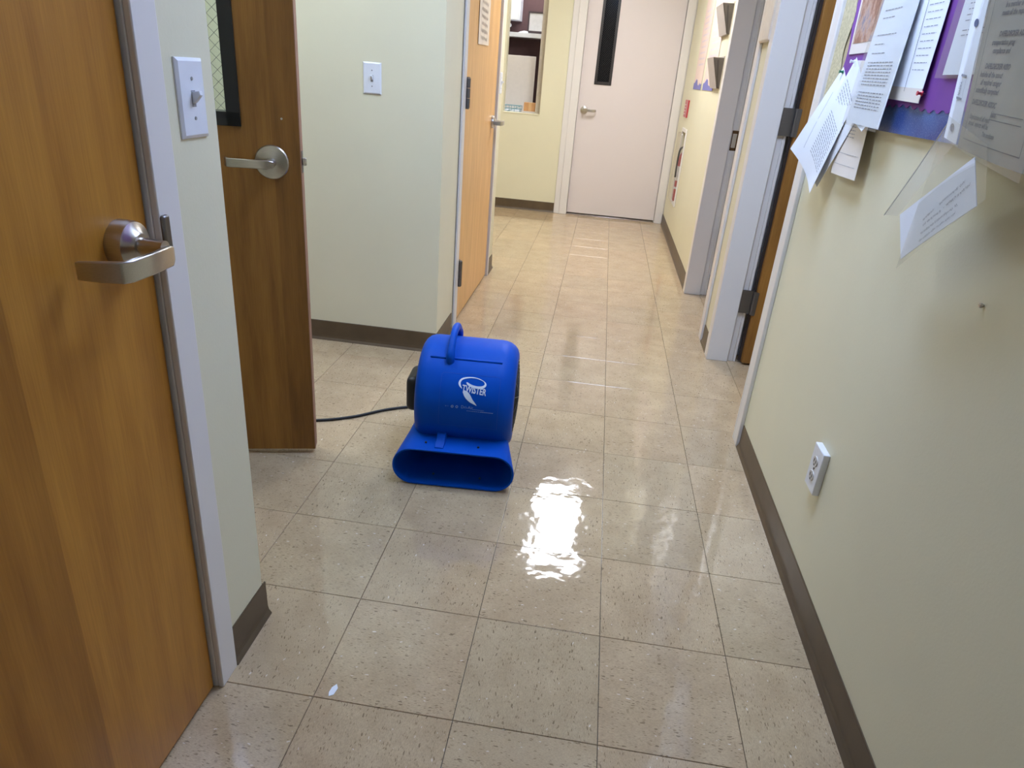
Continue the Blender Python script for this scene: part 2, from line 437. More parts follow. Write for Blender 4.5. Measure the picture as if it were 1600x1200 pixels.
# rooms behind the openings
wall('wall_room_right', [(2.4, 2.5, .9, 4.1, 0, H), (.64, 2.4, .8, .9, 0, H), (.67, 2.4, 2.44, 2.54, 0, H), (.64, 2.4, 4.1, 4.2, 0, H)],  # partition between the two rooms added to keep the hinge gap dark
     'white walls of the rooms behind the right doorways', M_WHITEWALL)
struct(box('floor_room_right', (.80, 2.4, .9, 4.1, -.06, 0), M_TILE), 'vinyl floor of the rooms on the right', 'floor')
wall('wall_room_left', [(-3.6, -3.5, .1, 2.3, 0, H), (-3.5, -2.02, .0, .1, 0, H), (-3.5, -2.02, 2.2, 2.3, 0, H)],
     'white walls of the room behind the left alcove', M_WHITEWALL)
struct(box('floor_room_left', (-3.5, -2.35, .1, 2.2, -.06, 0), M_TILE), 'vinyl floor of the room on the left', 'floor')
wall('wall_office', [(-2.42, 1.0, 6.75, 6.85, 0, H), (-2.42, -2.32, 6.09, 6.75, 0, H), (.9, 1.0, 6.09, 6.75, 0, H)],
     'dark plum wall inside the reception office', M_PURPLEWALL)
struct(box('floor_office', (-2.32, .9, 6.2, 6.75, -.06, 0), M_TILE), 'vinyl floor of the reception office', 'floor')

# ---- rubber cove base: thin strip with a toe
def base_x(name, x, s, y0, y1, label, mitre=0):
    """on a wall face x; s = +1 when the corridor lies at larger x"""
    pr = [(x, 0), (x + s * .013, 0), (x + s * .012, .003), (x + s * .006, .012), (x + s * .004, .024), (x + s * .0035, .093), (x + s * .002, .096), (x, .096)]
    bm = bmesh.new(); prism(bm, pr, 1, y0, y1)
    return struct(obj(name, bm, M_BASE), label, 'baseboard')
def base_y(name, y, s, x0, x1, label):
    pr = [(y, 0), (y + s * .013, 0), (y + s * .012, .003), (y + s * .006, .012), (y + s * .004, .024), (y + s * .0035, .093), (y + s * .002, .096), (y, .096)]
    bm = bmesh.new(); prism(bm, pr, 0, x0, x1)
    return struct(obj(name, bm, M_BASE), label, 'baseboard')
base_x('baseboard_left', XL, 1, .046, .212, 'short brown cove base beside the near door casing')
base_y('baseboard_alcove_near', .2, 1, -1.9, XL, 'brown cove base on the near side of the alcove')
base_y('baseboard_alcove_far', 1.98, -1, -1.9, XL + .012, 'brown cove base under the light switch wall left of the air mover')
base_x('baseboard_left_far', XL, 1, 1.97, 2.30, 'short brown cove base between wall corner and pale wooden door')
base_x('baseboard_left_end', XL, 1, 3.43, 3.63, 'short brown cove base past the pale wooden door')
base_y('baseboard_far', YF, -1, -2.3, -.562, 'brown cove base below the reception opening')
base_x('baseboard_right', XR, -1, -3.1, 1.405, 'long brown cove base along the near right wall')
base_x('baseboard_right_post', XR, -1, 2.412, 2.59, 'short brown cove base on the post between the right doorways')
base_x('baseboard_right_far', XR, -1, 3.585, YF, 'brown cove base leading to the white door')

# ---- pressed steel door frames: stepped jambs and head
def frame_x(name, xa, xb, y0, y1, label, stop_side, head=2.13, face=.06, swing_gap=.0):
    """opening y0..y1 in a wall from xa to xb (corridor face = stop_side end)"""
    bm = bmesh.new(); lo, hi = min(xa, xb) - .014, max(xa, xb) + .014
    for y, s in ((y0, -1), (y1, 1)):
        a, b = (y, y + s * face) if s > 0 else (y + s * face, y)
        bx(bm, lo, lo + .014, a, b, 0, head + face); bx(bm, hi - .014, hi, a, b, 0, head + face)
        a, b = sorted((y, y + s * .016)); bx(bm, lo + .014, hi - .014, a, b, 0, head)
        m = lo + .105 if stop_side < 0 else hi - .105        # rabbet stop
        a, b = sorted((y, y - s * .015))
        if stop_side < 0: bx(bm, lo, m, a, b, 0, head)
        else: bx(bm, m, hi, a, b, 0, head)
    bx(bm, lo, hi, y0 - .001, y1 + .001, head, head + .016)
    bx(bm, lo, lo + .014, y0, y1, head, head + face); bx(bm, hi - .014, hi, y0, y1, head, head + face)
    return struct(obj(name, bm, M_TRIM, bevel=.0025), label, 'door frame')
def frame_plain_x(name, xa, xb, y0, y1, label, head=2.13, face=.06, face2=None):
    bm = bmesh.new(); lo, hi = min(xa, xb) - .012, max(xa, xb) + .012
    for y, s in ((y0, -1), (y1, 1)):
        f_ = face2 if (face2 and s > 0) else face
        a, b = sorted((y, y + s * f_)); bx(bm, lo, lo + .012, a, b, 0, head + face); bx(bm, hi - .012, hi, a, b, 0, head + face)
        a, b = sorted((y, y + s * .014)); bx(bm, lo + .012, hi - .012, a, b, 0, head)
    bx(bm, lo, lo + .012, y0, y1, head, head + face); bx(bm, hi - .012, hi, y0, y1, head, head + face)
    bx(bm, lo, hi, y0 - .001, y1 + .001, head, head + .014)
    return struct(obj(name, bm, M_TRIM, bevel=.0025), label, 'door frame')
frame_plain_x('trim_1', XL - TH, XL, -.97, -.016, 'bluish white casing around the near left door')
frame_plain_x('trim_2', XL - TH, XL, 2.395, 3.40, face2=.028, label='narrow white casing around the pale wooden door')
f4 = frame_x('trim_3', XR, XR + TH, 1.47, 2.335, 'white stepped steel frame holding the open brown door on the right', -1)
f5 = frame_x('trim_4', XR, XR + TH, 2.655, 3.52, 'white stepped steel frame of the empty far right doorway', -1)
frame_plain_x('trim_5', -2.02, -1.90, .735, 1.66, 'white frame of the doorway at the end of the left alcove')
# far door frame
bm = bmesh.new()
for s, xo, xi in ((-1, -.560, -.432), (1, .535, .437)):
    a, b = sorted((xo, xi)); bx(bm, a, b, YF - .016, YF + .0, 0, 2.13)
    a, b = sorted((xi, xi - s * -.075)); bx(bm, a, b, YF - .028, YF + .02, 0, 2.15)
    a, b = sorted((xi, xi + s * .06)); bx(bm, a, b, YF + .0, YF + TH, 0, 2.15)
bx(bm, -.56, .535, YF - .016, YF, 2.13, 2.22); bx(bm, -.49, .49, YF, YF + TH, 2.13, 2.15)
struct(obj('trim_6', bm, M_TRIM, bevel=.003), 'broad white casing around the far white door', 'door frame')
# strike plates on the empty doorway's far jamb
boxes('strike_plate', [(.618, .624, 3.5185, 3.5205, .915, 1.03), (.618, .655, 3.5185, 3.5205, 1.012, 1.03), (.618, .655, 3.5185, 3.5205, .915, .932), (.648, .66, 3.5185, 3.5205, .915, 1.03)], M_BRASS, f5)
box('strike_tongue', (.626, .647, 3.518, 3.5205, .935, 1.008), M_ALU, f5)
box('hinge_leaf', (.655, .661, 3.40, 3.50, .30, .41), M_BRASS, f5)
# strike lip beside the near door
box('strike_lip', (XL + .0, XL + .018, -.014, .004, .947, 1.004), metal('strike_steel', (128, 124, 120), .35), bpy.data.objects['trim_1'], bevel=.004)

# ---- levers: rose, neck, blade with a return
def lever(parent, c, nrm, along, local=False, L=.105, ret=.05, rr=.034, blade=.024, proj=.062, thick=.02, drop=0.0):
    """c rose centre on the face, nrm out of the face, along = way the blade points"""
    c, n, a = Vector(c), Vector(nrm), Vector(along); up_ = Vector((0, 0, 1))
    def disc(bm, prof, seg=32):
        rings = []
        for t, r in prof:
            rings.append([bm.verts.new(c + n * t + a * (r * math.cos(2 * math.pi * k / seg)) + up_ * (r * math.sin(2 * math.pi * k / seg))) for k in range(seg)])
        for A, B in zip(rings, rings[1:]):
            for k in range(seg): bm.faces.new((A[k], A[(k + 1) % seg], B[(k + 1) % seg], B[k]))
        bm.faces.new(rings[0][::-1]); bm.faces.new(rings[-1])
    bm = bmesh.new(); disc(bm, [(0, rr), (thick * .55, rr), (thick * .8, rr * .95), (thick, rr * .6), (thick * 1.15, rr * .5)])
    h = obj('door_handle', bm, M_STEEL, parent, local, smooth=30)
    bm = bmesh.new(); disc(bm, [(thick * 1.0, .014), (thick * 1.15 + .002, .0125), (proj - .006, .0115), (proj, .0115)], 24)
    o = obj('neck', bm, M_STEEL, h, local, smooth=40) if not local else obj('neck', bm, M_STEEL, h, True, smooth=40)
    # blade outline: flat bar swept along, then bent back to the face
    path = [c + n * proj - a * .014, c + n * (proj + .006) + a * .0, c + n * (proj + .008) + a * (L * .5), c + n * (proj + .006) + a * (L - .006),
            c + n * (proj + .001) + a * (L + .004), c + n * (proj - ret * .5) + a * (L + .012), c + n * (proj - ret) + a * (L + .016)]
    path = [p - up_ * drop for p in path]; hs = [.7, 1, 1, 1, 1, .95, .82]
    bm = bmesh.new(); rings = []
    for i, p in enumerate(path):
        t = (path[min(i + 1, len(path) - 1)] - path[max(i - 1, 0)]).normalized(); s = t.cross(up_).normalized()
        hh, tt = blade / 2 * hs[i], .0042
        rings.append([bm.verts.new(p + s * x + up_ * z) for x, z in ((-tt, -hh), (tt, -hh), (tt, hh), (-tt, hh))])
    for A, B in zip(rings, rings[1:]):
        for k in range(4): bm.faces.new((A[k], A[(k + 1) % 4], B[(k + 1) % 4], B[k]))
    bm.faces.new(rings[0][::-1]); bm.faces.new(rings[-1])
    obj('lever', bm, M_STEEL, h, local, bevel=.002)
    return h
def hinge(parent, x, y, z, axis, local=False, leaf=.035, r=.0075, hgt=.115):
    bm = bmesh.new()
    for k in range(3): lathe(bm, [(z + k * hgt / 3 + .001, r), (z + (k + 1) * hgt / 3 - .001, r)], (x, y, 0), 'z', 14)
    lathe(bm, [(z - .004, r * .7), (z, r * .9)], (x, y, 0), 'z', 14); lathe(bm, [(z + hgt, r * .9), (z + hgt + .004, r * .7)], (x, y, 0), 'z', 14)
    return obj('hinge', bm, M_HINGE, parent, local, smooth=40)

# ---- near left door, shut
d1 = struct(box('door_1', (XL - .052, XL - .006, -.966, -.022, .008, 2.122), M_WOOD, bevel=.002),
            'brown birch veneer door with a satin lever at the left edge', 'door')
lever(d1, (XL - .006, -.088, .975), (1, 0, 0), (0, -1, 0), L=.095, ret=.055, rr=.036, thick=.030, proj=.070, blade=.030, drop=.010)

# ---- door standing open in the left alcove
d2 = empty('door_2', (-1.885, .7135, 0), math.radians(15.0))
struct(d2, 'dark brown wooden door standing open with a wired glass light', 'door')
DW, DT = .921, .045                       # leaf runs along local x; front face y = 0
wx0, wx1, wz0, wz1 = .13, .735, 1.085, 1.93
bm = bmesh.new()
bx(bm, 0, DW, 0, DT, .018, wz0); bx(bm, 0, DW, 0, DT, wz1, 2.12)
bx(bm, 0, wx0, 0, DT, wz0, wz1); bx(bm, wx1, DW, 0, DT, wz0, wz1)
obj('door_leaf', bm, M_WOOD2, d2, True)
box('edge_band', (DW, DW + .002, .001, DT - .001, .018, 2.12), plain('worn_edge', (150, 108, 84), .6), d2, True)
bm = bmesh.new(); fo = .032
for (a, b, c_, d_) in ((wx0 - .0, wx1 + fo, wz0 - fo, wz0 + .004), (wx0 - fo, wx1 + fo, wz1 - .004, wz1 + fo), (wx0 - fo, wx0 + .004, wz0 - fo, wz1 + fo), (wx1 - .004, wx1 + fo, wz0 - fo, wz1 + fo)):
    bx(bm, a, b, -.009, DT + .009, c_, d_)
wf = obj('window_frame', bm, M_BLACK, d2, True)
box('window_pane', (wx0, wx1, DT / 2 - .003, DT / 2 + .003, wz0, wz1), M_GLASS, wf, True)
bm = bmesh.new(); st = .0235; k = -40                # wires cross on the diagonal
def wire(bm, x0, z0, x1, z1, y, r=.0004):
    d = Vector((x1 - x0, 0, z1 - z0)); 
    if d.length < .004: return
    s = Vector((-d.z, 0, d.x)).normalized() * r
    v = [bm.verts.new((p[0] + q.x, y, p[1] + q.z)) for p, q in (((x0, z0), s), ((x0, z0), -s), ((x1, z1), -s), ((x1, z1), s))]
    bm.faces.new(v)
def wires(bm, x0, x1, z0, z1, st, y, r):
    n = int((x1 - x0 + z1 - z0) / st) + 2
    for k in range(n):
        c0 = x0 + z0 + k * st                        # x+z = c0
        a = max(x0, c0 - z1); b = min(x1, c0 - z0)
        if b > a: wire(bm, a, c0 - a, b, c0 - b, y, r)
        c1 = x0 - z1 + k * st                        # x-z = c1
        a = max(x0, z0 + c1); b = min(x1, z1 + c1)
        if b > a: wire(bm, a, a - c1, b, b - c1, y, r)
wires(bm, wx0, wx1, wz0, wz1, .030, DT / 2 - .0045, .0006)
tag(obj('wire_mesh', bm, M_HINGE, wf, True), kind='stuff')
lever(d2, (DW - .078, 0, .962), (0, -1, 0), (-1, 0, 0), True, L=.105, ret=.03, rr=.047, thick=.012, proj=.055, blade=.024)
lever(d2, (DW - .078, DT, .962), (0, 1, 0), (-1, 0, 0), True, L=.105, ret=.03, rr=.047, thick=.012, proj=.055, blade=.024)
lb = box('latch_plate', (DW + .002, DW + .0035, .01, DT - .01, .935, .995), M_HINGE, d2, True)
box('latch_bolt', (DW + .0035, DW + .014, .014, DT - .014, .955, .976), M_STEEL, lb, True, bevel=.002)
bm = bmesh.new(); lathe(bm, [(-.0015, .003), (.002, .003)], (DW - .045, 0, 1.08), 'y', 10); obj('screw_head', bm, M_ALU, d2, True)
for z in (.25, 1.05, 1.85): hinge(d2, -.008, -.006, z, 'z', True)

# ---- pale door in the far left wall, shut
d3 = struct(box('door_3', (XL - .045, XL - .002, 2.412, 3.385, .012, 2.122), M_WOOD3, bevel=.002),
            'pale wooden door with a note taped on it past the wall corner', 'door')
lever(d3, (XL - .002, 3.29, .972), (1, 0, 0), (0, -1, 0), L=.10, ret=.04, rr=.036, thick=.02, proj=.066)
for z in (.212, 1.078, 1.93):
    hinge(d3, XL + .017, 2.410, z, 'z', r=.011, hgt=.13)
for z in (.212, 1.078, 1.93): box('hinge_leaf', (XL - .002, XL + .008, 2.412, 2.448, z, z + .13), M_HINGE, d3)

# ---- open brown door on the right, hinged at the far jamb
d4 = struct(box('door_4', (.676, 1.55, 2.296, 2.340, .012, 2.12), M_WOOD2, bevel=.002),
            'brown wooden door swung open into the right hand room', 'door')
box('gap_shade', (.6635, .6755, 2.3245, 2.338, .012, 2.12), plain('gap_shade_brown', (46, 34, 28), .7), d4)  # dark strip stands in for the shaded gap beside the hinge jamb
for z in (.262, 1.082, 1.86):
    hg = boxes('hinge', [(.612, .668, 2.3205, 2.3235, z, z + .115), (.668, .684, 2.292, 2.296, z, z + .115)], M_HINGE, d4)
    bm = bmesh.new(); lathe(bm, [(z, .008), (z + .115, .008)], (.670, 2.306, 0), 'z', 14); obj('pin', bm, M_HINGE, hg, smooth=40)
lever(d4, (1.47, 2.296, .965), (0, -1, 0), (-1, 0, 0), L=.1)

# ---- white door at the far end
d5 = empty('door_5', (0, YF + .01, 0))
struct(d5, 'scuffed white door with a narrow black vision panel', 'door')
vx0, vx1, vz0 = -.302, -.144, 1.205
bm = bmesh.new(); ya, yb = YF + .002, YF + .045
bx(bm, -.430, vx0, ya, yb, .022, 2.125); bx(bm, vx1, .434, ya, yb, .022, 2.125)
bx(bm, vx0, vx1, ya, yb, .022, vz0); bx(bm, vx0, vx1, ya, yb, 2.05, 2.125)
obj('door_leaf', bm, M_FARDOOR, d5)
bm = bmesh.new(); e = .024
for d in ((vx0, vx0 + e, vz0, 2.05), (vx1 - e, vx1, vz0, 2.05), (vx0 + e, vx1 - e, vz0, vz0 + e * 1.1), (vx0 + e, vx1 - e, 2.03, 2.05)):
    bx(bm, d[0], d[1], ya - .007, yb, d[2], d[3])
wf = obj('window_frame', bm, plain('bronze_bead', (46, 40, 36), .4), d5, bevel=.002)
box('window_pane', (vx0 + e, vx1 - e, ya + .015, ya + .021, vz0 + e, 2.03), M_DARKGLASS, wf)
bm = bmesh.new(); wires(bm, vx0 + e, vx1 - e, vz0 + e, 2.03, .018, ya + .0135, .0005)
tag(obj('wire_mesh', bm, plain('dull_wire', (62, 60, 60), .5), wf), kind='stuff')
lever(d5, (-.368, ya, .978), (0, -1, 0), (1, 0, 0), L=.095, ret=.03, rr=.034, thick=.016)
box('threshold', (-.43, .434, YF - .012, YF + .05, 0, .010), M_ALU, d5, bevel=.002)

# ================================================================== LAMPS
def troffer(name, x, y, col, e, label, wx=.6, wy=1.2):
    t = empty(name, (x, y, H - .03)); tag(t, label, 'ceiling light', 'ceiling light panels')
    bm = bmesh.new(); f = .03
    for d in ((-wx / 2, wx / 2, -wy / 2, -wy / 2 + f), (-wx / 2, wx / 2, wy / 2 - f, wy / 2), (-wx / 2, -wx / 2 + f, -wy / 2 + f, wy / 2 - f), (wx / 2 - f, wx / 2, -wy / 2 + f, wy / 2 - f)):
        bx(bm, d[0], d[1], d[2], d[3], 0, .03)
    obj('frame', bm, M_PLATE, t, True)
    box('diffuser', (-wx / 2 + f, wx / 2 - f, -wy / 2 + f, wy / 2 - f, .006, .018), emit('glow_' + name + label[:6], col, e), t, True)
    return t
troffer('ceiling_light', -.15, 4.12, WARM, WARM_E, 'warm fluorescent panel over the far end of the corridor', .44, 1.2)
troffer('ceiling_light', 0.04, 1.00, COOL, COOL_E, 'cool fluorescent panel over the blue air mover')
troffer('ceiling_light', -.16, -1.75, COOL, 1.3, 'cool fluorescent panel over the corridor behind')  # fill lamp added behind the camera for the faces turned towards it
troffer('ceiling_light', -1.45, 1.20, (.85, 1.0, 1.18), 37.0, 'narrow fluorescent panel over the left alcove', .6, .3)
troffer('ceiling_light', -1.75, 4.9, WARM, 5.0, 'warm fluorescent panel over the far left recess')  # lamp added out of view to brighten the far wall
troffer('ceiling_light', -.9, 6.42, WARM, 13.0, 'warm fluorescent panel inside the reception office', 1.2, .5)  # lamp added out of view to brighten the office interior
troffer('ceiling_light', 1.6, 1.75, (.86, .97, 1.1), 5.0, 'dim fluorescent panel in the right hand room')  # lamp added out of view to brighten the open door's face
troffer('ceiling_light', -2.8, 1.2, (.98, .95, .92), 6.5, 'pale fluorescent panel in the room behind the left alcove')  # added lamp, unseen; its spill brightens the alcove floor and wall

# ================================================================== BLUE AIR MOVER
fan = empty('air_mover', (-.508, 1.095, 0), math.radians(3.8))
tag(fan, 'blue plastic air mover with a looped handle standing on the tile floor', 'air mover')
DR, DZ = .187, .240                       # drum radius and axis height; local x = axle, -y = outlet
U0, U1 = -.147, .176
def drum_pt(u, a, r=DR): return (u, -r * math.cos(a), DZ + r * math.sin(a))   # a = 0 faces the outlet, rising upward
bm = bmesh.new()
prof = [(U0, .10), (U0, .148), (U0 + .003, .160), (U0 + .010, .172), (U0 + .021, .181), (U0 + .036, .186), (U0 + .05, DR), (0, DR), (U1 - .062, DR), (U1 - .046, .1855),
        (U1 - .030, .181), (U1 - .016, .172), (U1 - .006, .160), (U1 - .001, .147), (U1, .138), (U1 - .003, .131), (U1 - .016, .128), (U1 - .018, .06)]
lathe(bm, prof, (0, 0, DZ), 'x', 72)
obj('drum_housing', bm, M_BLUE, fan, True, smooth=50)
# outlet: loft from the drum to a flat oval mouth
def oval(v, w, h, zc, r, n=10, u=0):
    pts = []; r = min(r, w / 2, h / 2)
    for cx, cz, a0 in ((w / 2 - r, h / 2 - r, 0), (-w / 2 + r, h / 2 - r, 90), (-w / 2 + r, -h / 2 + r, 180), (w / 2 - r, -h / 2 + r, 270)):
        for k in range(n):
            a = math.radians(a0 + 90 * k / (n - 1)); pts.append((u + cx + r * math.cos(a), v, zc + cz + r * math.sin(a)))
    return pts
def loft(bm, rings, cap0=False, cap1=False):
    R_ = [[bm.verts.new(p) for p in r] for r in rings]
    for A, B in zip(R_, R_[1:]):
        n = len(A)
        for k in range(n): bm.faces.new((A[k], A[(k + 1) % n], B[(k + 1) % n], B[k]))
    if cap0: bm.faces.new(R_[0][::-1])
    if cap1: bm.faces.new(R_[-1])
bm = bmesh.new()
mo = [oval(.16, .25, .10, .12, .03), oval(.06, .305, .150, .086, .03, u=.001), oval(-.06, .320, .152, .084, .030, u=.001), oval(-.13, .338, .146, .081, .036, u=.001),
      oval(-.185, .366, .138, .075, .048, u=.001), oval(-.222, .388, .132, .070, .060), oval(-.236, .396, .131, .0685, .065),
      oval(-.240, .394, .129, .0685, .064), oval(-.239, .384, .119, .0685, .0595), oval(-.215, .376, .112, .0685, .055), oval(-.15, .335, .104, .070, .04), oval(-.06, .29, .09, .076, .03), oval(.12, .24, .07, .11, .03)]
loft(bm, mo, True, True)
noz = obj('outlet_nozzle', bm, M_BLUE, fan, True, smooth=50)
box('mouth_shade', (-.14, .14, -.062, -.058, .038, .112), M_SLOT, noz, True)  # black sheet stands in for the deep shade inside the mouth
for x in (-.095, .075):
    bm = bmesh.new(); lathe(bm, [(-.002, .004), (.002, .0034)], (x, -.205, .1425), 'z', 10); obj('screw_hole', bm, M_SLOT, noz, True)
for x in (-.07, .085):
    bm = bmesh.new(); lathe(bm, [(-.002, .0035), (.0015, .0035)], (x, -.190, .0165), 'z', 10); obj('inner_screw', bm, M_HINGE, noz, True)
# raised rib down the outlet top
bm = bmesh.new()
A = [(-.062, -.140, .176), (-.034, -.140, .176), (-.036, -.226, .134), (-.064, -.226, .134)]
vt = [bm.verts.new((x, y, z + .005)) for x, y, z in A]; vb = [bm.verts.new((x * 1.0 + (.003 if i in (1, 2) else -.003), y, z - .012)) for i, (x, y, z) in enumerate(A)]
bm.faces.new(vt)
for i in range(4): bm.faces.new((vt[i], vt[(i + 1) % 4], vb[(i + 1) % 4], vb[i]))
rib = obj('rib', bm, M_BLUE, fan, True, bevel=.002)
for x in (-.055, -.043):
    bm = bmesh.new(); lathe(bm, [(-.004, .0028), (.0016, .0026)], (x, -.150, .1765), 'z', 10); obj('rivet', bm, M_ALU, rib, True)
# carrying handle: closed loop standing across the drum
bm = bmesh.new(); hp = []
for k in range(25):
    a = math.radians(54 + (124 - 54) * k / 24); lift = .002 + .036 * math.sin(math.pi * k / 24) ** .62
    if k in (0, 24): lift = -.012
    hp.append(drum_pt(-.040, a, DR + lift))
tube(bm, hp, [.0130 if 2 < k < 22 else .0155 for k in range(25)], 16, (1, 0, 0), .9)
obj('handle', bm, M_BLUE, fan, True, smooth=60)
# moulded ridge across the upper front
bm = bmesh.new(); a = math.radians(58)
tube(bm, [drum_pt(u, a, DR) for u in (-.106, -.104, .126, .128)], [.0012, .0040, .0040, .0012], 10, (1, 0, .2))
obj('ridge', bm, M_BLUE, fan, True, smooth=60)
# label panel outline
bm = bmesh.new(); lp = [(-.054, 42), (.122, 42), (.128, 40), (.128, -12), (-.060, -12), (-.060, 40)]
def edge_strip(bm, pts, wd, fn):
    for (a0, b0), (a1, b1) in zip(pts, pts[1:] + pts[:1]):
        d = Vector((a1 - a0, b1 - b0)); 
        if d.length < 1e-9: continue
        n_ = Vector((-d.y, d.x)).normalized() * wd
        m = max(1, int(d.length / .01)); 
        for k in range(m):
            p, q_ = Vector((a0, b0)) + d * (k / m), Vector((a0, b0)) + d * ((k + 1) / m)
            bm.faces.new([bm.verts.new(fn(*x)) for x in (p + n_, p - n_, q_ - n_, q_ + n_)])
arc = lambda deg: math.radians(deg) * DR
edge_strip(bm, [(u, arc(d)) for u, d in lp], .0005, lambda u, s: drum_pt(u, s / DR, DR + .0004))
obj('label_outline', bm, plain('blue_outline', (20, 70, 170), .4), fan, True)
# printed emblem: swirl, funnel and the word
LU, LA = .042, math.radians(26.5)         # emblem centre on the drum
K = .000262
def wrap(px, py, off=.0012):
    """emblem drawing units -> drum surface"""
    dx, dy = (px - 840) * K, -((py - 920) - (px - 840) * .085) * K * 1.03
    return drum_pt(LU + dx, LA + dy / DR, DR + off)
def stroke(bm, pts, fn):
    P = smoothpath([(x, y, w_) for x, y, w_ in pts], 5); L_, R_ = [], []
    for i, p in enumerate(P):
        t = P[min(i + 1, len(P) - 1)] - P[max(i - 1, 0)]; n_ = Vector((-t.y, t.x)).normalized() * (p.z / 2)
        L_.append(bm.verts.new(fn(p.x + n_.x, p.y + n_.y))); R_.append(bm.verts.new(fn(p.x - n_.x, p.y - n_.y)))
    for i in range(len(P) - 1): bm.faces.new((L_[i], L_[i + 1], R_[i + 1], R_[i]))
bm = bmesh.new()
stroke(bm, [(712, 896, 4), (684, 858, 22), (678, 820, 26), (702, 785, 22), (760, 768, 16), (830, 766, 12), (900, 780, 9), (958, 806, 8), (985, 830, 14), (990, 858, 26),
            (962, 880, 30), (910, 884, 28), (850, 874, 28), (800, 855, 28), (770, 832, 20), (762, 820, 4)], wrap)
stroke(bm, [(735, 925, 30), (770, 962, 62), (800, 1000, 62), (835, 1040, 44), (875, 1072, 22), (906, 1098, 3)], wrap)
obj('emblem', bm, M_LOGO, fan, True)
bm = bmesh.new(); vs, fs = text2d('TWISTER', 1, .12, .022)
wmax = max(v[0] for v in vs)
put2d(bm, ([(712 + x / wmax * 296, 918 + (x / wmax) * 56 - y * 108 + 6) for x, y in vs], fs), lambda x, y: wrap(x, y, .0018))
obj('lettering', bm, M_LOGO, fan, True)
bm = bmesh.new(); vs, fs = text2d('Dri-Air', 1, .0, .0)
wmax = max(v[0] for v in vs)
put2d(bm, ([(718 + x / wmax * 150, 1130 + (x / wmax) * 14 - y * 52) for x, y in vs], fs), lambda x, y: wrap(x, y))
for i in range(3):
    x0, x1, yy = (860, 1000, 1142), (790, 1115, 1158), (960, 1118, 1170)
    a0, a1, b0 = (x0, x1, yy)[i]
    m = 14
    for k in range(m):
        p0, p1 = a0 + (a1 - a0) * k / m, a0 + (a1 - a0) * (k + .75) / m
        bm.faces.new([bm.verts.new(wrap(p, b0 + (p - a0) * .1 + d)) for p, d in ((p0, 0), (p1, 0), (p1, 5), (p0, 5))])
for cx, r_ in ((612, 17), (668, 17), (535, 6), (560, 4)):
    for k in range(12):
        a, b = 2 * math.pi * k / 12, 2 * math.pi * (k + 1) / 12; ri = r_ * .45
        bm.faces.new([bm.verts.new(wrap(cx + q_ * math.cos(t), 1108 + (cx - 612) * .08 + q_ * math.sin(t))) for q_, t in ((r_, a), (r_, b), (ri, b), (ri, a))])
tag(obj('small_print', bm, M_LOGOFADE, fan, True), kind='stuff')
# intake grille on the right flank
bm = bmesh.new(); lathe(bm, [(U1 - .016, .127), (U1 - .004, .127), (U1 + .002, .10), (U1 + .006, .05), (U1 + .006, .01)], (0, 0, DZ), 'x', 40)
gr = obj('intake_well', bm, M_SLOT, fan, True)
bm = bmesh.new()
dome = lambda r_: U1 + .0085 - .010 * (r_ / .127) ** 2
for r_ in (.124, .112, .099, .086, .073, .060, .047, .034, .021):
    tube(bm, [(dome(r_), r_ * math.cos(2 * math.pi * k / 40), DZ + r_ * math.sin(2 * math.pi * k / 40)) for k in range(41)], .0022, 6, (1, 0, 0))
for k in range(16):
    a = 2 * math.pi * k / 16; tube(bm, [(dome(r_), r_ * math.cos(a), DZ + r_ * math.sin(a)) for r_ in (.015, .05, .09, .127)], .0022, 6, (1, 0, 0))
obj('intake_grille', bm, M_BLACK, fan, True)
# motor / switch box on the left flank
bm = bmesh.new(); bx(bm, U0 - .047, U0 + .004, -.062, .070, .170, .296)
mb = obj('motor_box', bm, M_BLACK, fan, True, bevel=.022, seg=4)
box('switch', (U0 - .0505, U0 - .046, -.02, .005, .235, .262), plain('grey_switch', (64, 64, 68), .4), mb, True, bevel=.002)
for x in (-.12, .12):
    for y in (-.17, .10): 
        bm = bmesh.new(); lathe(bm, [(0, .012), (.004, .013)], (x, y, 0), 'z', 14); obj('rubber_foot', bm, M_BLACK, fan, True)
# power cord trailing to the left behind the open door
bm = bmesh.new()
cp = smoothpath([(-.628, 1.245, .085), (-.640, 1.30, .05), (-.665, 1.365, .012), (-.715, 1.388, .0055), (-.77, 1.378, .0055), (-.86, 1.325, .0055), (-.96, 1.235, .0055), (-1.075, 1.172, .0055), (-1.20, 1.150, .0055), (-1.36, 1.17, .0055), (-1.55, 1.25, .0055), (-1.75, 1.22, .0055), (-1.88, 1.19, .0055)], 8)
tube(bm, cp, .0052, 10)
bmesh.ops.transform(bm, matrix=(Matrix.Translation(fan.location) @ Matrix.Rotation(math.radians(3.8), 4, 'Z')).inverted(), verts=bm.verts)
tag(obj('power_cord', bm, M_RUBBER, fan, True, smooth=60), 'black power cord trailing away behind the open door')

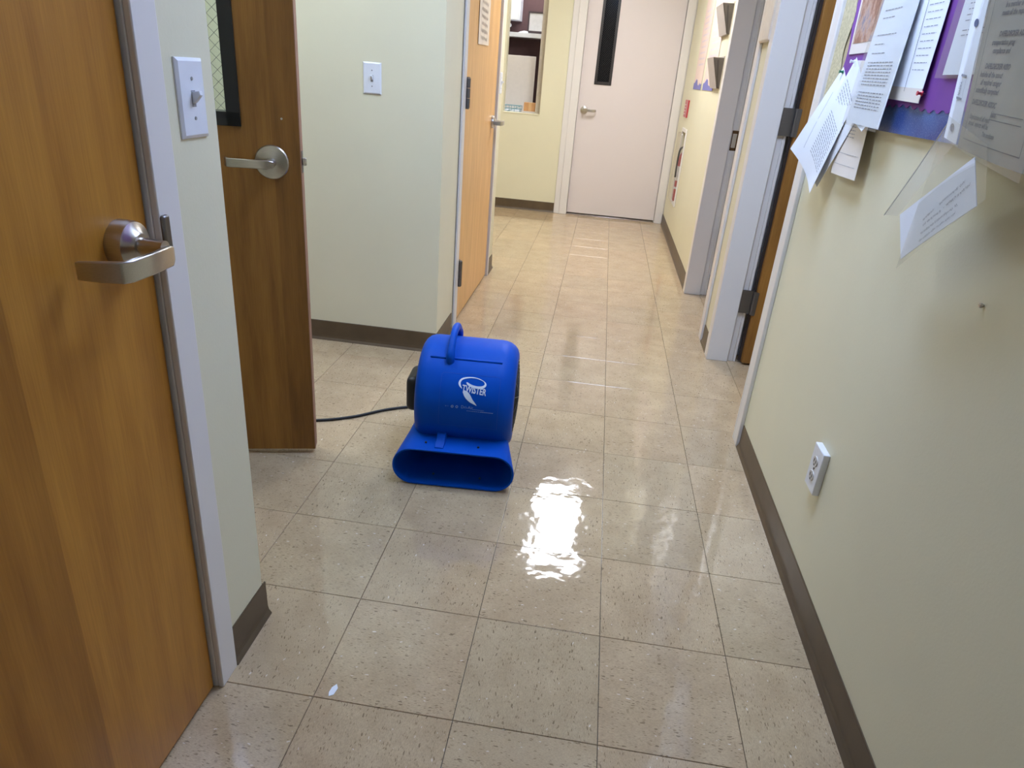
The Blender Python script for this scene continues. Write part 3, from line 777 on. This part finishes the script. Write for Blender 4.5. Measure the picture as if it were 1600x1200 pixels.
# ================================================================== SWITCHES, OUTLET
def switch_plate(loc, rz, label, name='light_switch', proud=.006):
    """plate lies in local x-z, facing -y"""
    t = empty(name, loc, rz); tag(t, label, 'switch', 'toggle light switches')
    w_, h_ = .0385, .0605
    bm = bmesh.new()
    A = [bm.verts.new((x, 0, z)) for x, z in ((-w_, -h_), (w_, -h_), (w_, h_), (-w_, h_))]
    i = .005; B = [bm.verts.new((x, -proud * .45, z)) for x, z in ((-w_, -h_), (w_, -h_), (w_, h_), (-w_, h_))]
    D = [bm.verts.new((x, -proud, z)) for x, z in ((-w_ + i, -h_ + i), (w_ - i, -h_ + i), (w_ - i, h_ - i), (-w_ + i, h_ - i))]
    bm.faces.new(D); bm.faces.new(A[::-1])
    for P, Q in ((A, B), (B, D)):
        for k in range(4): bm.faces.new((P[k], P[(k + 1) % 4], Q[(k + 1) % 4], Q[k]))
    obj('plate', bm, M_PLATE, t, True)
    box('slot', (-.0055, .0055, -proud - .0004, -proud + .001, -.0125, .0125), plain('slot_shade', (150, 150, 152), .6), t, True)
    bm = bmesh.new(); prism(bm, [(-proud + .001, -.008), (-proud + .001, .010), (-proud - .013, .0125), (-proud - .0145, .006), (-proud - .004, -.006)], 0, -.0042, .0042)
    obj('toggle', bm, M_PLATE, t, True, bevel=.001)
    for z in (-.030, .030):
        bm = bmesh.new(); lathe(bm, [(-proud - .0008, .0028), (-proud + .001, .0030)], (0, 0, z), 'y', 12)
        obj('screw', bm, plain('screw_grey', (150, 148, 146), .4), t, True)
    return t
switch_plate((XL, .126, 1.168), math.pi / 2, 'white toggle light switch between the near door and wall corner')
switch_plate((-1.117, 1.98, 1.181), 0, 'white toggle light switch on the wall left of the pale door')
switch_plate((XL, 3.53, 1.182), math.pi / 2, 'white toggle light switch at the wall end past the pale door')
t = empty('wall_outlet', (XR, .622, .372)); tag(t, 'white raised duplex power outlet low on the right wall', 'outlet')
bm = bmesh.new(); bx(bm, -.017, 0, -.037, .037, -.060, .060); obj('housing', bm, M_PLATE, t, True, bevel=.002)
for z in (-.021, .021):
    bm = bmesh.new(); lathe(bm, [(-.0195, .0155), (-.0172, .0165), (-.0165, .0165)], (0, 0, z), 'x', 24, sc=(1, .85))
    s_ = obj('socket', bm, plain('socket_face', (196, 190, 182), .4), t, True)
    boxes('slot', [(-.0202, -.0193, -.0075, -.0055, z - .003, z + .006), (-.0202, -.0193, .0055, .0075, z - .003, z + .006), (-.0202, -.0193, -.002, .002, z - .011, z - .007)], M_SLOT, s_, True)
bm = bmesh.new(); lathe(bm, [(-.0182, .003), (-.0165, .003)], (0, 0, 0), 'x', 12); obj('screw', bm, M_HINGE, t, True)
# bare screw left in the wall
bm = bmesh.new(); lathe(bm, [(-.007, .0022), (-.0065, .0042), (-.004, .0044), (0, .0022)], (XR, .189, .952), 'x', 14)
bx(bm, XR - .0078, XR - .0068, .1855, .1925, .9514, .9526)
tag(centre(obj('wall_screw', bm, M_ALU, None, smooth=40)), 'small bare screw in the right wall below the envelope', 'screw')
# white flake on the floor
bm = bmesh.new(); V = [bm.verts.new((x, y, .0006)) for x, y in ((-.578, .006), (-.569, .012), (-.566, .030), (-.572, .040), (-.579, .030), (-.581, .016))]
V2 = [bm.verts.new((v.co.x, v.co.y, .0014)) for v in V]; bm.faces.new(V[::-1]); bm.faces.new(V2)
for i in range(6): bm.faces.new((V[i], V[(i + 1) % 6], V2[(i + 1) % 6], V2[i]))
tag(centre(obj('paint_flake', bm, M_PAPER)), 'small white flake lying on the near floor tile', 'flake')

# ================================================================== SHEETS OF PAPER
def bilin(c, u, v):
    """c = TL, TR, BR, BL;  u right, v down"""
    TL, TR, BR, BL = [Vector(p) for p in c]
    return (TL * (1 - u) + TR * u) * (1 - v) + (BL * (1 - u) + BR * u) * v
def sheet_fn(c, curl=0.0, wave=0.0, outward=Vector((-1, 0, 0))):
    def fn(u, v, off=0.0):
        p = bilin(c, u, v)
        return p + outward * (curl * v * v * math.sin(math.pi * u) + wave * math.sin(5 * u + 3 * v) * v + off)
    return fn
def sheet(name, c, mat, parent=None, curl=0.0, wave=0.0, thick=.0004, nu=10, nv=12, u=(0, 1), v=(0, 1), off=0.0, outward=Vector((-1, 0, 0))):
    fn = sheet_fn(c, curl, wave, outward); bm = bmesh.new(); F, Bk = [], []
    for j in range(nv + 1):
        for i in range(nu + 1):
            a, b = u[0] + (u[1] - u[0]) * i / nu, v[0] + (v[1] - v[0]) * j / nv
            F.append(bm.verts.new(fn(a, b, off + thick))); Bk.append(bm.verts.new(fn(a, b, off)))
    W = nu + 1
    for j in range(nv):
        for i in range(nu):
            k = j * W + i
            bm.faces.new((F[k], F[k + 1], F[k + W + 1], F[k + W])); bm.faces.new((Bk[k], Bk[k + W], Bk[k + W + 1], Bk[k + 1]))
    rim = [i for i in range(W)] + [j * W + nu for j in range(1, nv + 1)] + [nv * W + i for i in range(nu - 1, -1, -1)] + [j * W for j in range(nv - 1, 0, -1)]
    for a, b in zip(rim, rim[1:] + rim[:1]): bm.faces.new((F[a], Bk[a], Bk[b], F[b]))
    o = obj(name, bm, mat, parent, smooth=40)
    return o, fn
def lines(name, fn, rows, mat, parent, off=.0012, broken=True):
    """rows: (u0, u1, v, height) printed lines drawn as short words"""
    bm = bmesh.new()
    for u0, u1, v, hgt in rows:
        x = u0
        while x < u1:
            wl = random.uniform(.035, .10) if broken else u1 - u0
            e = min(x + wl, u1); m = max(1, int((e - x) / .08))
            for k in range(m):
                a, b = x + (e - x) * k / m, x + (e - x) * (k + 1) / m
                bm.faces.new([bm.verts.new(fn(p, q_, off)) for p, q_ in ((a, v), (b, v), (b, v + hgt), (a, v + hgt))])
            x = e + (.018 if broken else 1)
    return tag(obj(name, bm, mat, parent), kind='stuff')
def scribble(name, fn, rows, mat, parent, off=.0012, r=.006, amp=.02):
    """handwritten lines; rows: (u0, v0, u1, v1)"""
    bm = bmesh.new()
    for u0, v0, u1, v1 in rows:
        n = int(abs(u1 - u0) * 110) + 6; P = []
        for k in range(n + 1):
            t = k / n; a = amp * random.uniform(.35, 1.0) * (1 if k % 2 else -1)
            P.append((u0 + (u1 - u0) * t + random.uniform(-.003, .003), v0 + (v1 - v0) * t + a))
        for k, (p, q_) in enumerate(zip(P, P[1:])):
            if random.random() < .14: continue
            bm.faces.new([bm.verts.new(fn(x, y, off)) for x, y in ((p[0], p[1]), (p[0] + r * .7, p[1]), (q_[0] + r * .7, q_[1]), (q_[0], q_[1]))])
    return tag(obj(name, bm, mat, parent), kind='stuff')

# ---- bulletin board
XB = XR - .012                            # face of the board
BT = 1.95; BY0, BY1, BZ0 = -.60, 1.375, 1.186
bb = empty('bulletin_board', (XR, .5, BZ0)); tag(bb, 'bulletin board lined with purple paper and a blue glitter strip', 'bulletin board')
box('backing', (XB + .0015, XR - .0015, BY0, BY1, BZ0, BT), M_CORK, bb)
def outline_plate(name, pts, x0, x1, mat, parent):
    bm = bmesh.new(); prism(bm, pts, 0, x0, x1); return obj(name, bm, mat, parent)
box('glitter_strip', (XB + .0002, XB + .0015, BY0, 1.30, BZ0, 1.262), M_GLITTER, bb)
pts = [(BY0, BT), (1.29, BT)]
pts += [(1.262 + .012 * math.sin(z_ * 31) + (1.95 - z_) * -.012, z_) for z_ in [BT - k * .025 for k in range(1, 28)]]
ylast = pts[-1][0]; n = 46
for k in range(n * 4):
    y_ = ylast + (BY0 - ylast) * (k + .5) / (n * 4)
    pts.append((y_, 1.2475 + .0105 * abs(math.sin(math.pi * (k + .5) / 4)) * -1 + .003 * math.sin(y_ * 19)))
outline_plate('purple_lining', pts, XB - .0012, XB + .0002, M_PURPLE, bb)
pts = [(1.372, BZ0 + .05), (1.372, BT)] + [(1.272 + .013 * math.sin(z_ * 37 + 1) - (1.95 - z_) * .004, z_) for z_ in [BT - k * .02 for k in range(0, 35)]]
outline_plate('border_strip', pts, XB - .0020, XB - .0013, M_BORDER, bb)

def pin(loc, mat, label):
    t = empty('push_pin', loc); tag(t, label, 'push pin', 'push pins on the board')
    bm = bmesh.new(); lathe(bm, [(-.012, .0044), (-.0105, .0046), (-.0095, .003), (-.004, .0026), (-.0025, .0050), (-.0012, .0048)], (0, 0, 0), 'x', 16); obj('head', bm, mat, t, True, smooth=40)
    bm = bmesh.new(); lathe(bm, [(-.0015, .0006), (.006, .0004)], (0, 0, 0), 'x', 6); obj('needle', bm, M_STEEL, t, True)
pin((.4955, 1.196, 1.317), M_GREENPIN, 'green push pin holding the curling sheet')
pin((.4945, 1.115, 1.341), M_PLATE, 'white push pin above the curling sheets')
pin((.4985, .630, 1.270), M_REDPIN, 'pink push pin below the narrow document')

PG = 'papers on the bulletin board'
def paper(name, c, label, mat=M_PAPER, cat='paper', **k):
    o, fn = sheet(name, c, mat, None, **k); tag(o, label, cat, PG); return o, fn
# picture with a pale border
o, fn = paper('picture_print', ((.5055, 1.236, 1.60), (.5055, 1.016, 1.60), (.5045, 1.030, 1.362), (.5045, 1.218, 1.362)), 'brown and blue printed picture with a pale border at the board corner', M_PAPERW, 'picture')
b_ = bmesh.new()
for i in range(6):
    for j in range(6):
        P = [(.07 + .86 * (i + a) / 6, .03 + .86 * (j + b) / 6) for a, b in ((0, 0), (1, 0), (1, 1), (0, 1))]
        b_.faces.new([b_.verts.new(fn(x, y, .0010)) for x, y in P])
obj('printed_image', b_, M_PICTURE, o)
# lower sheet poking out beneath the sleeve document
o, fn = paper('loose_paper', ((.5035, 1.125, 1.345), (.5035, .915, 1.338), (.4935, .872, 1.064), (.4965, 1.082, 1.060)), 'pale sheet hanging lowest beneath the sleeved letter', M_PAPERW, curl=.004)
lines('print', fn, [(.12, .62, .50 + k * .030, .006) for k in range(6)] + [(.08, .92, .80, .004), (.08, .92, .90, .004)], M_INKGREY, o)
# curling sheets on the left
o, fn = paper('loose_paper', ((.4985, 1.122, 1.352), (.4985, .950, 1.245), (.488, 1.148, 1.010), (.470, 1.285, 1.110)), 'white sheet behind the curling sheet with the green pin', curl=.006)
lines('print', fn, [(.10, .80, .18 + k * .035, .008) for k in range(14)], M_INKGREY, o)
o, fn = paper('loose_paper', ((.4972, 1.212, 1.330), (.4940, 1.040, 1.232), (.468, 1.133, .993), (.436, 1.337, 1.096)), 'white sheet with cursive heading curling away from the wall corner', curl=-.014)
scribble('cursive_heading', fn, [(.16, .14, .24, .86)], M_INKGREY, o, r=.009, amp=.022)
lines('print', fn, [(.42 + .0 * k, .92, .30 + k * .032, .008) for k in range(16)], M_INKGREY, o)
# narrow document on the right of the sleeve
o, fn = paper('loose_paper', ((.5030, .86, 1.53), (.5030, .645, 1.53), (.4990, .632, 1.251), (.4990, .845, 1.257)), 'narrow white document with a ruled margin and cream foot held by the pink pin', wave=.0025)
lines('margin_rule', fn, [(.50, .508, .0, .93)], M_INK, o, broken=False)
lines('print', fn, [(.56, .9, .12 + k * .05, .005) for k in range(14)], M_INKGREY, o)
sheet('cream_foot', ((.5030, .86, 1.53), (.5030, .645, 1.53), (.4990, .632, 1.251), (.4990, .845, 1.257)), M_PAPERW, o, wave=.0025, v=(.90, 1.0), off=.0007, nv=2)
# sleeved letter in the middle
c2 = ((.4985, 1.010, 1.530), (.4985, .782, 1.530), (.4790, .768, 1.190), (.4790, 1.012, 1.196))
o, fn = paper('sleeved_letter', c2, 'white typed letter in a glossy sleeve overlapping the curling sheets', curl=.004)
lines('print', fn, [(.16, .62, .24, .006), (.16, .5, .29, .006), (.16, .70, .40, .006), (.16, .45, .46, .006), (.16, .55, .52, .006)]
      + [(.14, .86, .58 + k * .021, .007) for k in range(8)] + [(.14, .86, .78 + k * .021, .007) for k in range(6)], M_INKGREY, o)
sheet('sleeve', ((.4965, 1.016, 1.535), (.4965, .776, 1.535), (.4755, .760, 1.184), (.4755, 1.018, 1.190)), M_SLEEVE, o, curl=.006, wave=.002, off=.002)
bm = bmesh.new(); V = [Vector(p) for p in ((.4776, .945, 1.198), (.4776, .845, 1.196), (.474, .858, 1.180))]
for p in V: bm.verts.new(p); 
for p in V: bm.verts.new(p + Vector((.0006, 0, 0)))
bm.verts.ensure_lookup_table(); bm.faces.new(bm.verts[:3]); bm.faces.new(bm.verts[3:])
for i in range(3): bm.faces.new((bm.verts[i], bm.verts[(i + 1) % 3], bm.verts[3 + (i + 1) % 3], bm.verts[3 + i]))
obj('folded_corner', bm, M_PAPER, o)
# sheet in a clear pocket, right of the purple gap
o, fn = paper('pocketed_paper', ((.5035, .578, 1.58), (.5035, .37, 1.58), (.5015, .360, 1.305), (.5015, .572, 1.305)), 'white typed sheet in a clear pocket beside the grey certificate')
lines('print', fn, [(.16, .66, .40, .006)] + [(.14, .62, .52 + k * .035, .006) for k in range(5)] + [(.14, .62, .72 + k * .03, .006) for k in range(2)], M_INKGREY, o)
sheet('pocket', ((.5025, .600, 1.59), (.5025, .36, 1.59), (.4995, .352, 1.297), (.4995, .598, 1.299)), M_SLEEVE, o, off=.001, curl=.002)

# ---- certificate greyed for shade in a punched sleeve, foot bowed out from the wall
cc = ((.4935, .470, 1.500), (.4880, .215, 1.492), (.4300, .050, 1.172), (.4700, .346, 1.186))
OUT = Vector((-1, 0, 0))
o, fn = sheet('certificate', cc, M_CERT, None, curl=.006); tag(o, 'shade-toned grey certificate in a clear punched sleeve bowing out from the board', 'certificate')
edge = bmesh.new()
def fline(bm, P, wd, fn_, off=.0012):
    for (a0, b0), (a1, b1) in zip(P, P[1:]):
        d = Vector((a1 - a0, b1 - b0)); n_ = Vector((-d.y, d.x)).normalized() * wd
        m = 14
        for k in range(m):
            p, q_ = Vector((a0, b0)) + d * (k / m), Vector((a0, b0)) + d * ((k + 1) / m)
            bm.faces.new([bm.verts.new(fn_(x.x, x.y, off)) for x in (p + n_, p - n_, q_ - n_, q_ + n_)])
fline(edge, [(.085, .03), (.085, .945), (.93, .945), (.93, .03)], .0022, fn)
fline(edge, [(.50, .795), (.86, .795)], .0018, fn); fline(edge, [(.44, .825), (.86, .825)], .0018, fn)
obj('ruled_border', edge, M_INK, o)
bm = bmesh.new()
W_, H_ = .30, .33
def cert_text(s, u, v, size, bold=.0):
    vf = text2d(s, size, .22, bold)
    put2d(bm, vf, lambda x, y: fn(u + x / W_, v - y / H_, .0014))
for s, u, v, sz in (('Is a member in good', .26, .300, .0118), ('meets all the requir', .235, .338, .0118),
                    ('DAFELDECKER ASSO', .270, .440, .0118), ('transportation prog', .195, .480, .0118), ('compliance and', .235, .520, .0118),
                    ('DAFELDECKER ASSO', .175, .595, .0118), ('includes all the associ', .125, .635, .0118), ('all required categor', .165, .673, .0118), ('scientifically computed', .115, .712, .0118),
                    ('DAFELDECKER ASSOC', .098, .772, .0118), ('(also', .45, .812, .0118)):
    cert_text(s, u, v, sz, .0006)
for s, u, v, sz in (('Duplication of all repo', .118, .842, .0112), ('annual  reports will be', .125, .872, .0112), ('This certificate', .40, .905, .0092)):
    cert_text(s, u, v, sz, .0002)
tag(obj('lettering', bm, M_INK, o), kind='stuff')
# sleeve with its white binding strip, holes and small mark
cs = ((.4925, .505, 1.505), (.4870, .210, 1.497), (.4270, .042, 1.160), (.4740, .405, 1.196))
sl, fs_ = sheet('sleeve', cs, M_SLEEVE, o, curl=.008, off=.002)
sp, fs2 = sheet('binding_strip', ((.4925, .515, 1.505), (.4930, .468, 1.503), (.4715, .352, 1.190), (.4745, .412, 1.198)), M_PAPER, o, off=.003)
for v_ in (.38, .93):
    bm = bmesh.new(); bm.faces.new([bm.verts.new(fs2(.5 + .16 * math.cos(t) , v_ + .022 * math.sin(t), .0045)) for t in [2 * math.pi * k / 16 for k in range(16)]])
    obj('punched_hole', bm, plain('hole_shade', (84, 92, 120), .8), o)
bm = bmesh.new(); vs, fs = text2d('AVERY', .0075, 0, .0002); wm = max(v[0] for v in vs)
put2d(bm, ([(x, y) for x, y in vs], fs), lambda x, y: fs2(.42 + (y - .003) / .05, .76 - x / .31 + .0, .0046))
fline(bm, [(.30, .655), (.72, .655), (.72, .775), (.30, .775), (.30, .655)], .006, fs2, .0046)
obj('strip_mark', bm, M_INKGREY, o)

# ---- envelope hanging in a clear pocket under the certificate
ce = ((.450, .442, 1.051), (.440, .212, 1.180), (.440, .157, 1.113), (.450, .379, .978))
o, fn = sheet('envelope', ce, M_PAPER, None, curl=.002, thick=.0012); tag(o, 'white handwritten envelope tilted in a clear pocket below the certificate', 'envelope')
scribble('handwriting', fn, [(.36, .52, .52, .46), (.58, .44, .90, .36), (.36, .63, .60, .60), (.62, .58, .95, .49), (.33, .78, .80, .72), (.30, .92, .78, .86)], M_INKGREY, o, off=.0022, r=.006, amp=.035)
sheet('pocket', ((.4560, .374, 1.234), (.4440, .190, 1.200), (.4335, .120, 1.128), (.4440, .366, .962)), M_SLEEVE, o, off=.0035, curl=.002)
sheet('pocket_flap', ((.4900, .453, 1.222), (.470, .36, 1.190), (.470, .50, 1.040), (.4990, .640, 1.021)), M_SLEEVE, o, off=.001, nu=6, nv=6)
bm = bmesh.new(); tube(bm, [(.489, .455, 1.222), (.494, .545, 1.122), (.498, .642, 1.020)], .0012, 6); obj('flap_glint', bm, plain('glint_white', (226, 226, 222), .3), o)  # white line drawn as the highlight along the flap's edge

# ================================================================== RIGHT WALL, FAR STRETCH
box_ = box('wall_panel', (XR - .022, XR, 2.392, 2.606, 1.452, 1.80), M_BEIGEBOX, None, bevel=.010, seg=3)
tag(centre(box_), 'beige plastic panel fixed on the post between the right doorways', 'panel')
def poster(y0, y1, z0, z1, label, k):
    o, fn = sheet('poster', ((XR - .002, y1, z1), (XR - .002, y0, z1), (XR - .002, y0, z0), (XR - .002, y1, z0)), M_POSTER, None, thick=.0006)
    tag(o, label, 'poster', 'pink posters on the right wall')
    lines('print', fn, [(.18 + (.05 if j % 3 == 0 else 0), .84, .30 + j * .052, .016) for j in range(10)], plain('faint_print', (206, 190, 196), .7), o)
    bm = bmesh.new()
    for u0, u1, v0, v1 in ((.25, .75, .06, .12), (.25, .75, .16, .21)): bm.faces.new([bm.verts.new(fn(u, v, .0012)) for u, v in ((u0, v0), (u1, v0), (u1, v1), (u0, v1))])
    obj('heading', bm, M_POSTRED, o)
    bm = bmesh.new(); P = [(0, 1), (1, 1), (1, .945), (.85, .955), (.78, .935), (.66, .965), (.52, .955), (.44, .915), (.30, .905), (.16, .935), (.06, .945), (0, .94)]
    bm.faces.new([bm.verts.new(fn(u, v, .0012)) for u, v in P]); obj('foot_band', bm, M_POSTBLUE, o)
    return o
poster(4.66, 5.17, 1.235, 2.02, 'pink poster with a blue foot nearest the white door', 0)
poster(4.00, 4.55, 1.235, 2.02, 'pink poster with a blue foot behind the wall file pockets', 1)
def file_pocket(z0, z1, label):
    t = empty('file_pocket', (XR, 3.86, z0)); tag(t, label, 'file pocket', 'wall file pockets')
    y0, y1 = 3.72, 4.02; xt = XR - .068
    bm = bmesh.new(); prism(bm, [(XR - .014, z0), (XR - .018, z0), (xt, z1), (xt + .004, z1)], 1, y0, y1); obj('front_panel', bm, M_GREY, t)
    box('back_panel', (XR - .003, XR, y0, y1, z0, z1 + .01), M_GREY, t)
    bm = bmesh.new(); prism(bm, [(XR - .003, z0), (XR - .016, z0), (XR - .016, z0 + .004), (XR - .003, z0 + .004)], 1, y0, y1); obj('foot', bm, M_GREY, t)
    for a, b in ((y0, y0 + .003), (y1 - .003, y1)):
        bm = bmesh.new(); prism(bm, [(XR - .003, z0), (XR - .016, z0), (xt, z1), (XR - .003, z1)], 1, a, b); obj('end_panel', bm, plain('smoky_acrylic', (112, 102, 92), .3), t)
    bm = bmesh.new(); prism(bm, [(XR - .010, z0 + .006), (XR - .020, z0 + .006), (xt + .026, z1 - .012), (xt + .036, z1 - .012)], 1, y0 - .0012, y0 - .0002); obj('end_shadow_line', bm, plain('shadow_line_brown', (84, 76, 68), .4), t)  # dark strip drawn as a shadow line on the pocket's near end
file_pocket(1.552, 1.715, 'grey acrylic wall file pocket, upper of the pair')
file_pocket(1.252, 1.424, 'grey acrylic wall file pocket, lower of the pair')
# fire extinguisher in its recess, cover and sign
t = empty('extinguisher_cabinet', (XR, (EX[0] + EX[1]) / 2, EX[2])); tag(t, 'white recessed cabinet with a clear bubble cover holding the extinguisher', 'cabinet')
bm = bmesh.new(); y0, y1, z0, z1 = EX
for d in ((y0 - .03, y0, z0 - .03, z1 + .03), (y1, y1 + .03, z0 - .03, z1 + .03), (y0, y1, z0 - .03, z0), (y0, y1, z1, z1 + .03)): bx(bm, XR - .012, XR, *d)
obj('cabinet_frame', bm, M_TRIM, t, bevel=.003)
bm = bmesh.new(); bx(bm, XR - .045, XR - .0125, y0 + .004, y1 - .004, z0 + .004, z1 - .004)
obj('bubble_cover', bm, M_COVER, t, bevel=.012)
t = empty('fire_extinguisher', (XR + .045, 5.23, EX[2])); tag(t, 'red fire extinguisher inside the wall cabinet', 'fire extinguisher')
cx, cy, cz = XR + .040, 5.23, EX[2]
bm = bmesh.new(); lathe(bm, [(.0, .052), (.006, .056), (.36, .056), (.385, .050), (.405, .034), (.415, .020), (.43, .018)], (cx, cy, cz), 'z', 32); obj('cylinder', bm, M_RED, t, smooth=40)
bm = bmesh.new(); lathe(bm, [(.17, .0566), (.29, .0566)], (cx, cy, cz), 'z', 32, caps=False); obj('label_band', bm, M_PLATE, t, smooth=40)
bm = bmesh.new(); lathe(bm, [(.10, .0568), (.118, .0568)], (cx, cy, cz), 'z', 32, caps=False); obj('white_stripe', bm, M_PLATE, t, smooth=40)
boxes('valve_handle', [(cx - .012, cx + .012, cy - .012, cy + .012, cz + .43, cz + .47), (cx - .010, cx + .010, cy - .09, cy + .02, cz + .47, cz + .482), (cx - .010, cx + .010, cy - .085, cy + .02, cz + .495, cz + .505)], M_SLOT, t)
bm = bmesh.new(); tube(bm, smoothpath([(cx - .03, cy - .02, cz + .45), (cx - .062, cy - .045, cz + .42), (cx - .068, cy - .05, cz + .30), (cx - .066, cy - .05, cz + .20)], 6), .008, 8); obj('hose', bm, M_SLOT, t, smooth=60)
sg = box('extinguisher_sign', (XR - .010, XR, 5.27, 5.52, 1.012, 1.148), M_RED, None, bevel=.001); tag(centre(sg), 'red sign on the wall above the fire extinguisher', 'sign')
bm = bmesh.new()
for k in range(4): bx(bm, XR - .0108, XR - .0100, 5.40, 5.50, 1.035 + k * .024, 1.040 + k * .024)
obj('white_lines', bm, M_PLATE, sg)
# scuff-free note on the pale door
o, fn = sheet('taped_note', ((XL + .001, 2.70, 1.72), (XL + .001, 3.005, 1.72), (XL + .001, 3.005, 1.366), (XL + .001, 2.70, 1.362)), M_NOTE, None, outward=Vector((1, 0, 0)), thick=.0006)
tag(o, 'yellowed drawing taped to the pale wooden door', 'paper')
scribble('pencil_marks', fn, [(.2, .1 + k * .09, .8, .12 + k * .09) for k in range(10)], plain('pencil_grey', (206, 190, 172), .8), o, r=.012, amp=.03)

# ================================================================== RECEPTION OPENING
cn = box('reception_counter', (-1.40, -.62, YF + .122, YF + .45, .835, .880), M_WHITEWALL, None, bevel=.003); tag(centre(cn), 'white counter behind the reception opening', 'counter')
struct(box('trim_7', (-1.14, -.785, YF - .004, YF + TH, .895, .903), M_WALL), 'cream sill of the reception opening', 'sill')
struct(boxes('wall_office_side', [(-.842, -.70, YF + TH, YF + TH + .05, .885, H)], plain('grey_beige_paint', (196, 184, 168), .5)), 'cream post beside the reception opening')
sh = box('wall_shelf', (-1.75, -.80, 6.50, 6.75, 1.572, 1.612), M_PLATE, None); tag(centre(sh), 'white shelf across the plum office wall', 'shelf')
cb = empty('wall_cupboard', (-1.30, 6.65, 1.72)); tag(cb, 'white wall cupboard hanging above the office shelf', 'cupboard')
box('body', (-1.60, -1.115, 6.56, 6.75, 1.722, 2.3), M_PLATE, cb); box('door', (-1.59, -1.125, 6.545, 6.56, 1.722, 2.29), M_PLATE, cb, bevel=.003)
bs = box('white_board_sheet', (-1.185, -.905, 6.40, 6.408, .882, 1.405), plain('blank_panel', (236, 228, 220), .7, var=.02), None, bevel=.002); tag(centre(bs), 'tall blank cream panel leaning behind the reception counter', 'panel')
ps = empty('framed_paper', (-.96, 6.73, 1.635)); tag(ps, 'grey paper in a dark frame propped on the office shelf', 'frame')
bm = bmesh.new()
for d in ((-1.035, -1.020, 1.614, 1.81), (-.845, -.83, 1.614, 1.81), (-1.02, -.845, 1.614, 1.638), (-1.02, -.845, 1.795, 1.81)): bx(bm, d[0], d[1], 6.58, 6.592, d[2], d[3])
obj('frame', bm, plain('dark_frame', (58, 46, 48), .5), ps)
box('sheet', (-1.02, -.845, 6.584, 6.590, 1.638, 1.795), plain('grey_sheet', (196, 194, 192), .5), ps)
bm = bmesh.new(); P = [(-1.12, 1.613), (-1.02, 1.613), (-1.025, 1.628), (-1.06, 1.632), (-1.10, 1.622)]; prism(bm, P, 1, 6.53, 6.56); tag(centre(obj('paper_stack', bm, M_PAPER)), 'small white paper stack on the office shelf', 'paper')
bm = bmesh.new(); lathe(bm, [(-.03, .016), (.0, .018), (.02, .014)], (-1.215, 6.60, 1.675), 'y', 14)
tag(centre(obj('round_knob', bm, M_PLATE)), 'small white round knob beneath the wall cupboard', 'knob')
kx = empty('cardboard_box', (-.91, 6.20, .915)); tag(kx, 'small tan cardboard box on the reception counter', 'box')
box('carton', (-.962, -.838, 6.15, 6.24, .915, .993), M_CARD, kx, bevel=.002); box('tape', (-.915, -.885, 6.149, 6.241, .914, .9936), plain('box_tape', (206, 164, 116), .4), kx)
tr = empty('paper_tray', (-.91, 6.20, .88)); tag(tr, 'grey desk tray under the cardboard box', 'tray')
box('tray_base', (-.985, -.805, 6.11, 6.30, .880, .888), plain('tray_grey', (150, 152, 158), .4), tr)
boxes('tray_sides', [(-.985, -.981, 6.11, 6.30, .888, .912), (-.809, -.805, 6.11, 6.30, .888, .912), (-.981, -.809, 6.11, 6.114, .888, .905), (-.981, -.809, 6.296, 6.30, .888, .912)], plain('tray_grey', (150, 152, 158), .4), tr)
box('paper_ream', (-.978, -.812, 6.118, 6.292, .8885, .9145), M_PAPERW, tr)
wr = empty('wire_basket', (-1.07, 6.20, .88)); tag(wr, 'teal wire basket of papers at the left of the counter', 'basket')
bm = bmesh.new()
for z in (.884, .925, .955): tube(bm, [(-1.155, 6.12, z), (-.995, 6.12, z), (-.995, 6.28, z), (-1.155, 6.28, z), (-1.155, 6.12, z)], .003, 6)
for x in (-1.155, -1.10, -1.05, -.995): tube(bm, [(x, 6.12, .884), (x, 6.12, .955)], .003, 6); tube(bm, [(x, 6.28, .884), (x, 6.28, .955)], .003, 6)
tube(bm, [(-1.155, 6.12, .886), (-.995, 6.12, .953)], .003, 6)
obj('wire_frame', bm, M_TEAL, wr)
box('paper_ream', (-1.148, -1.002, 6.127, 6.273, .885, .915), M_PAPER, wr)
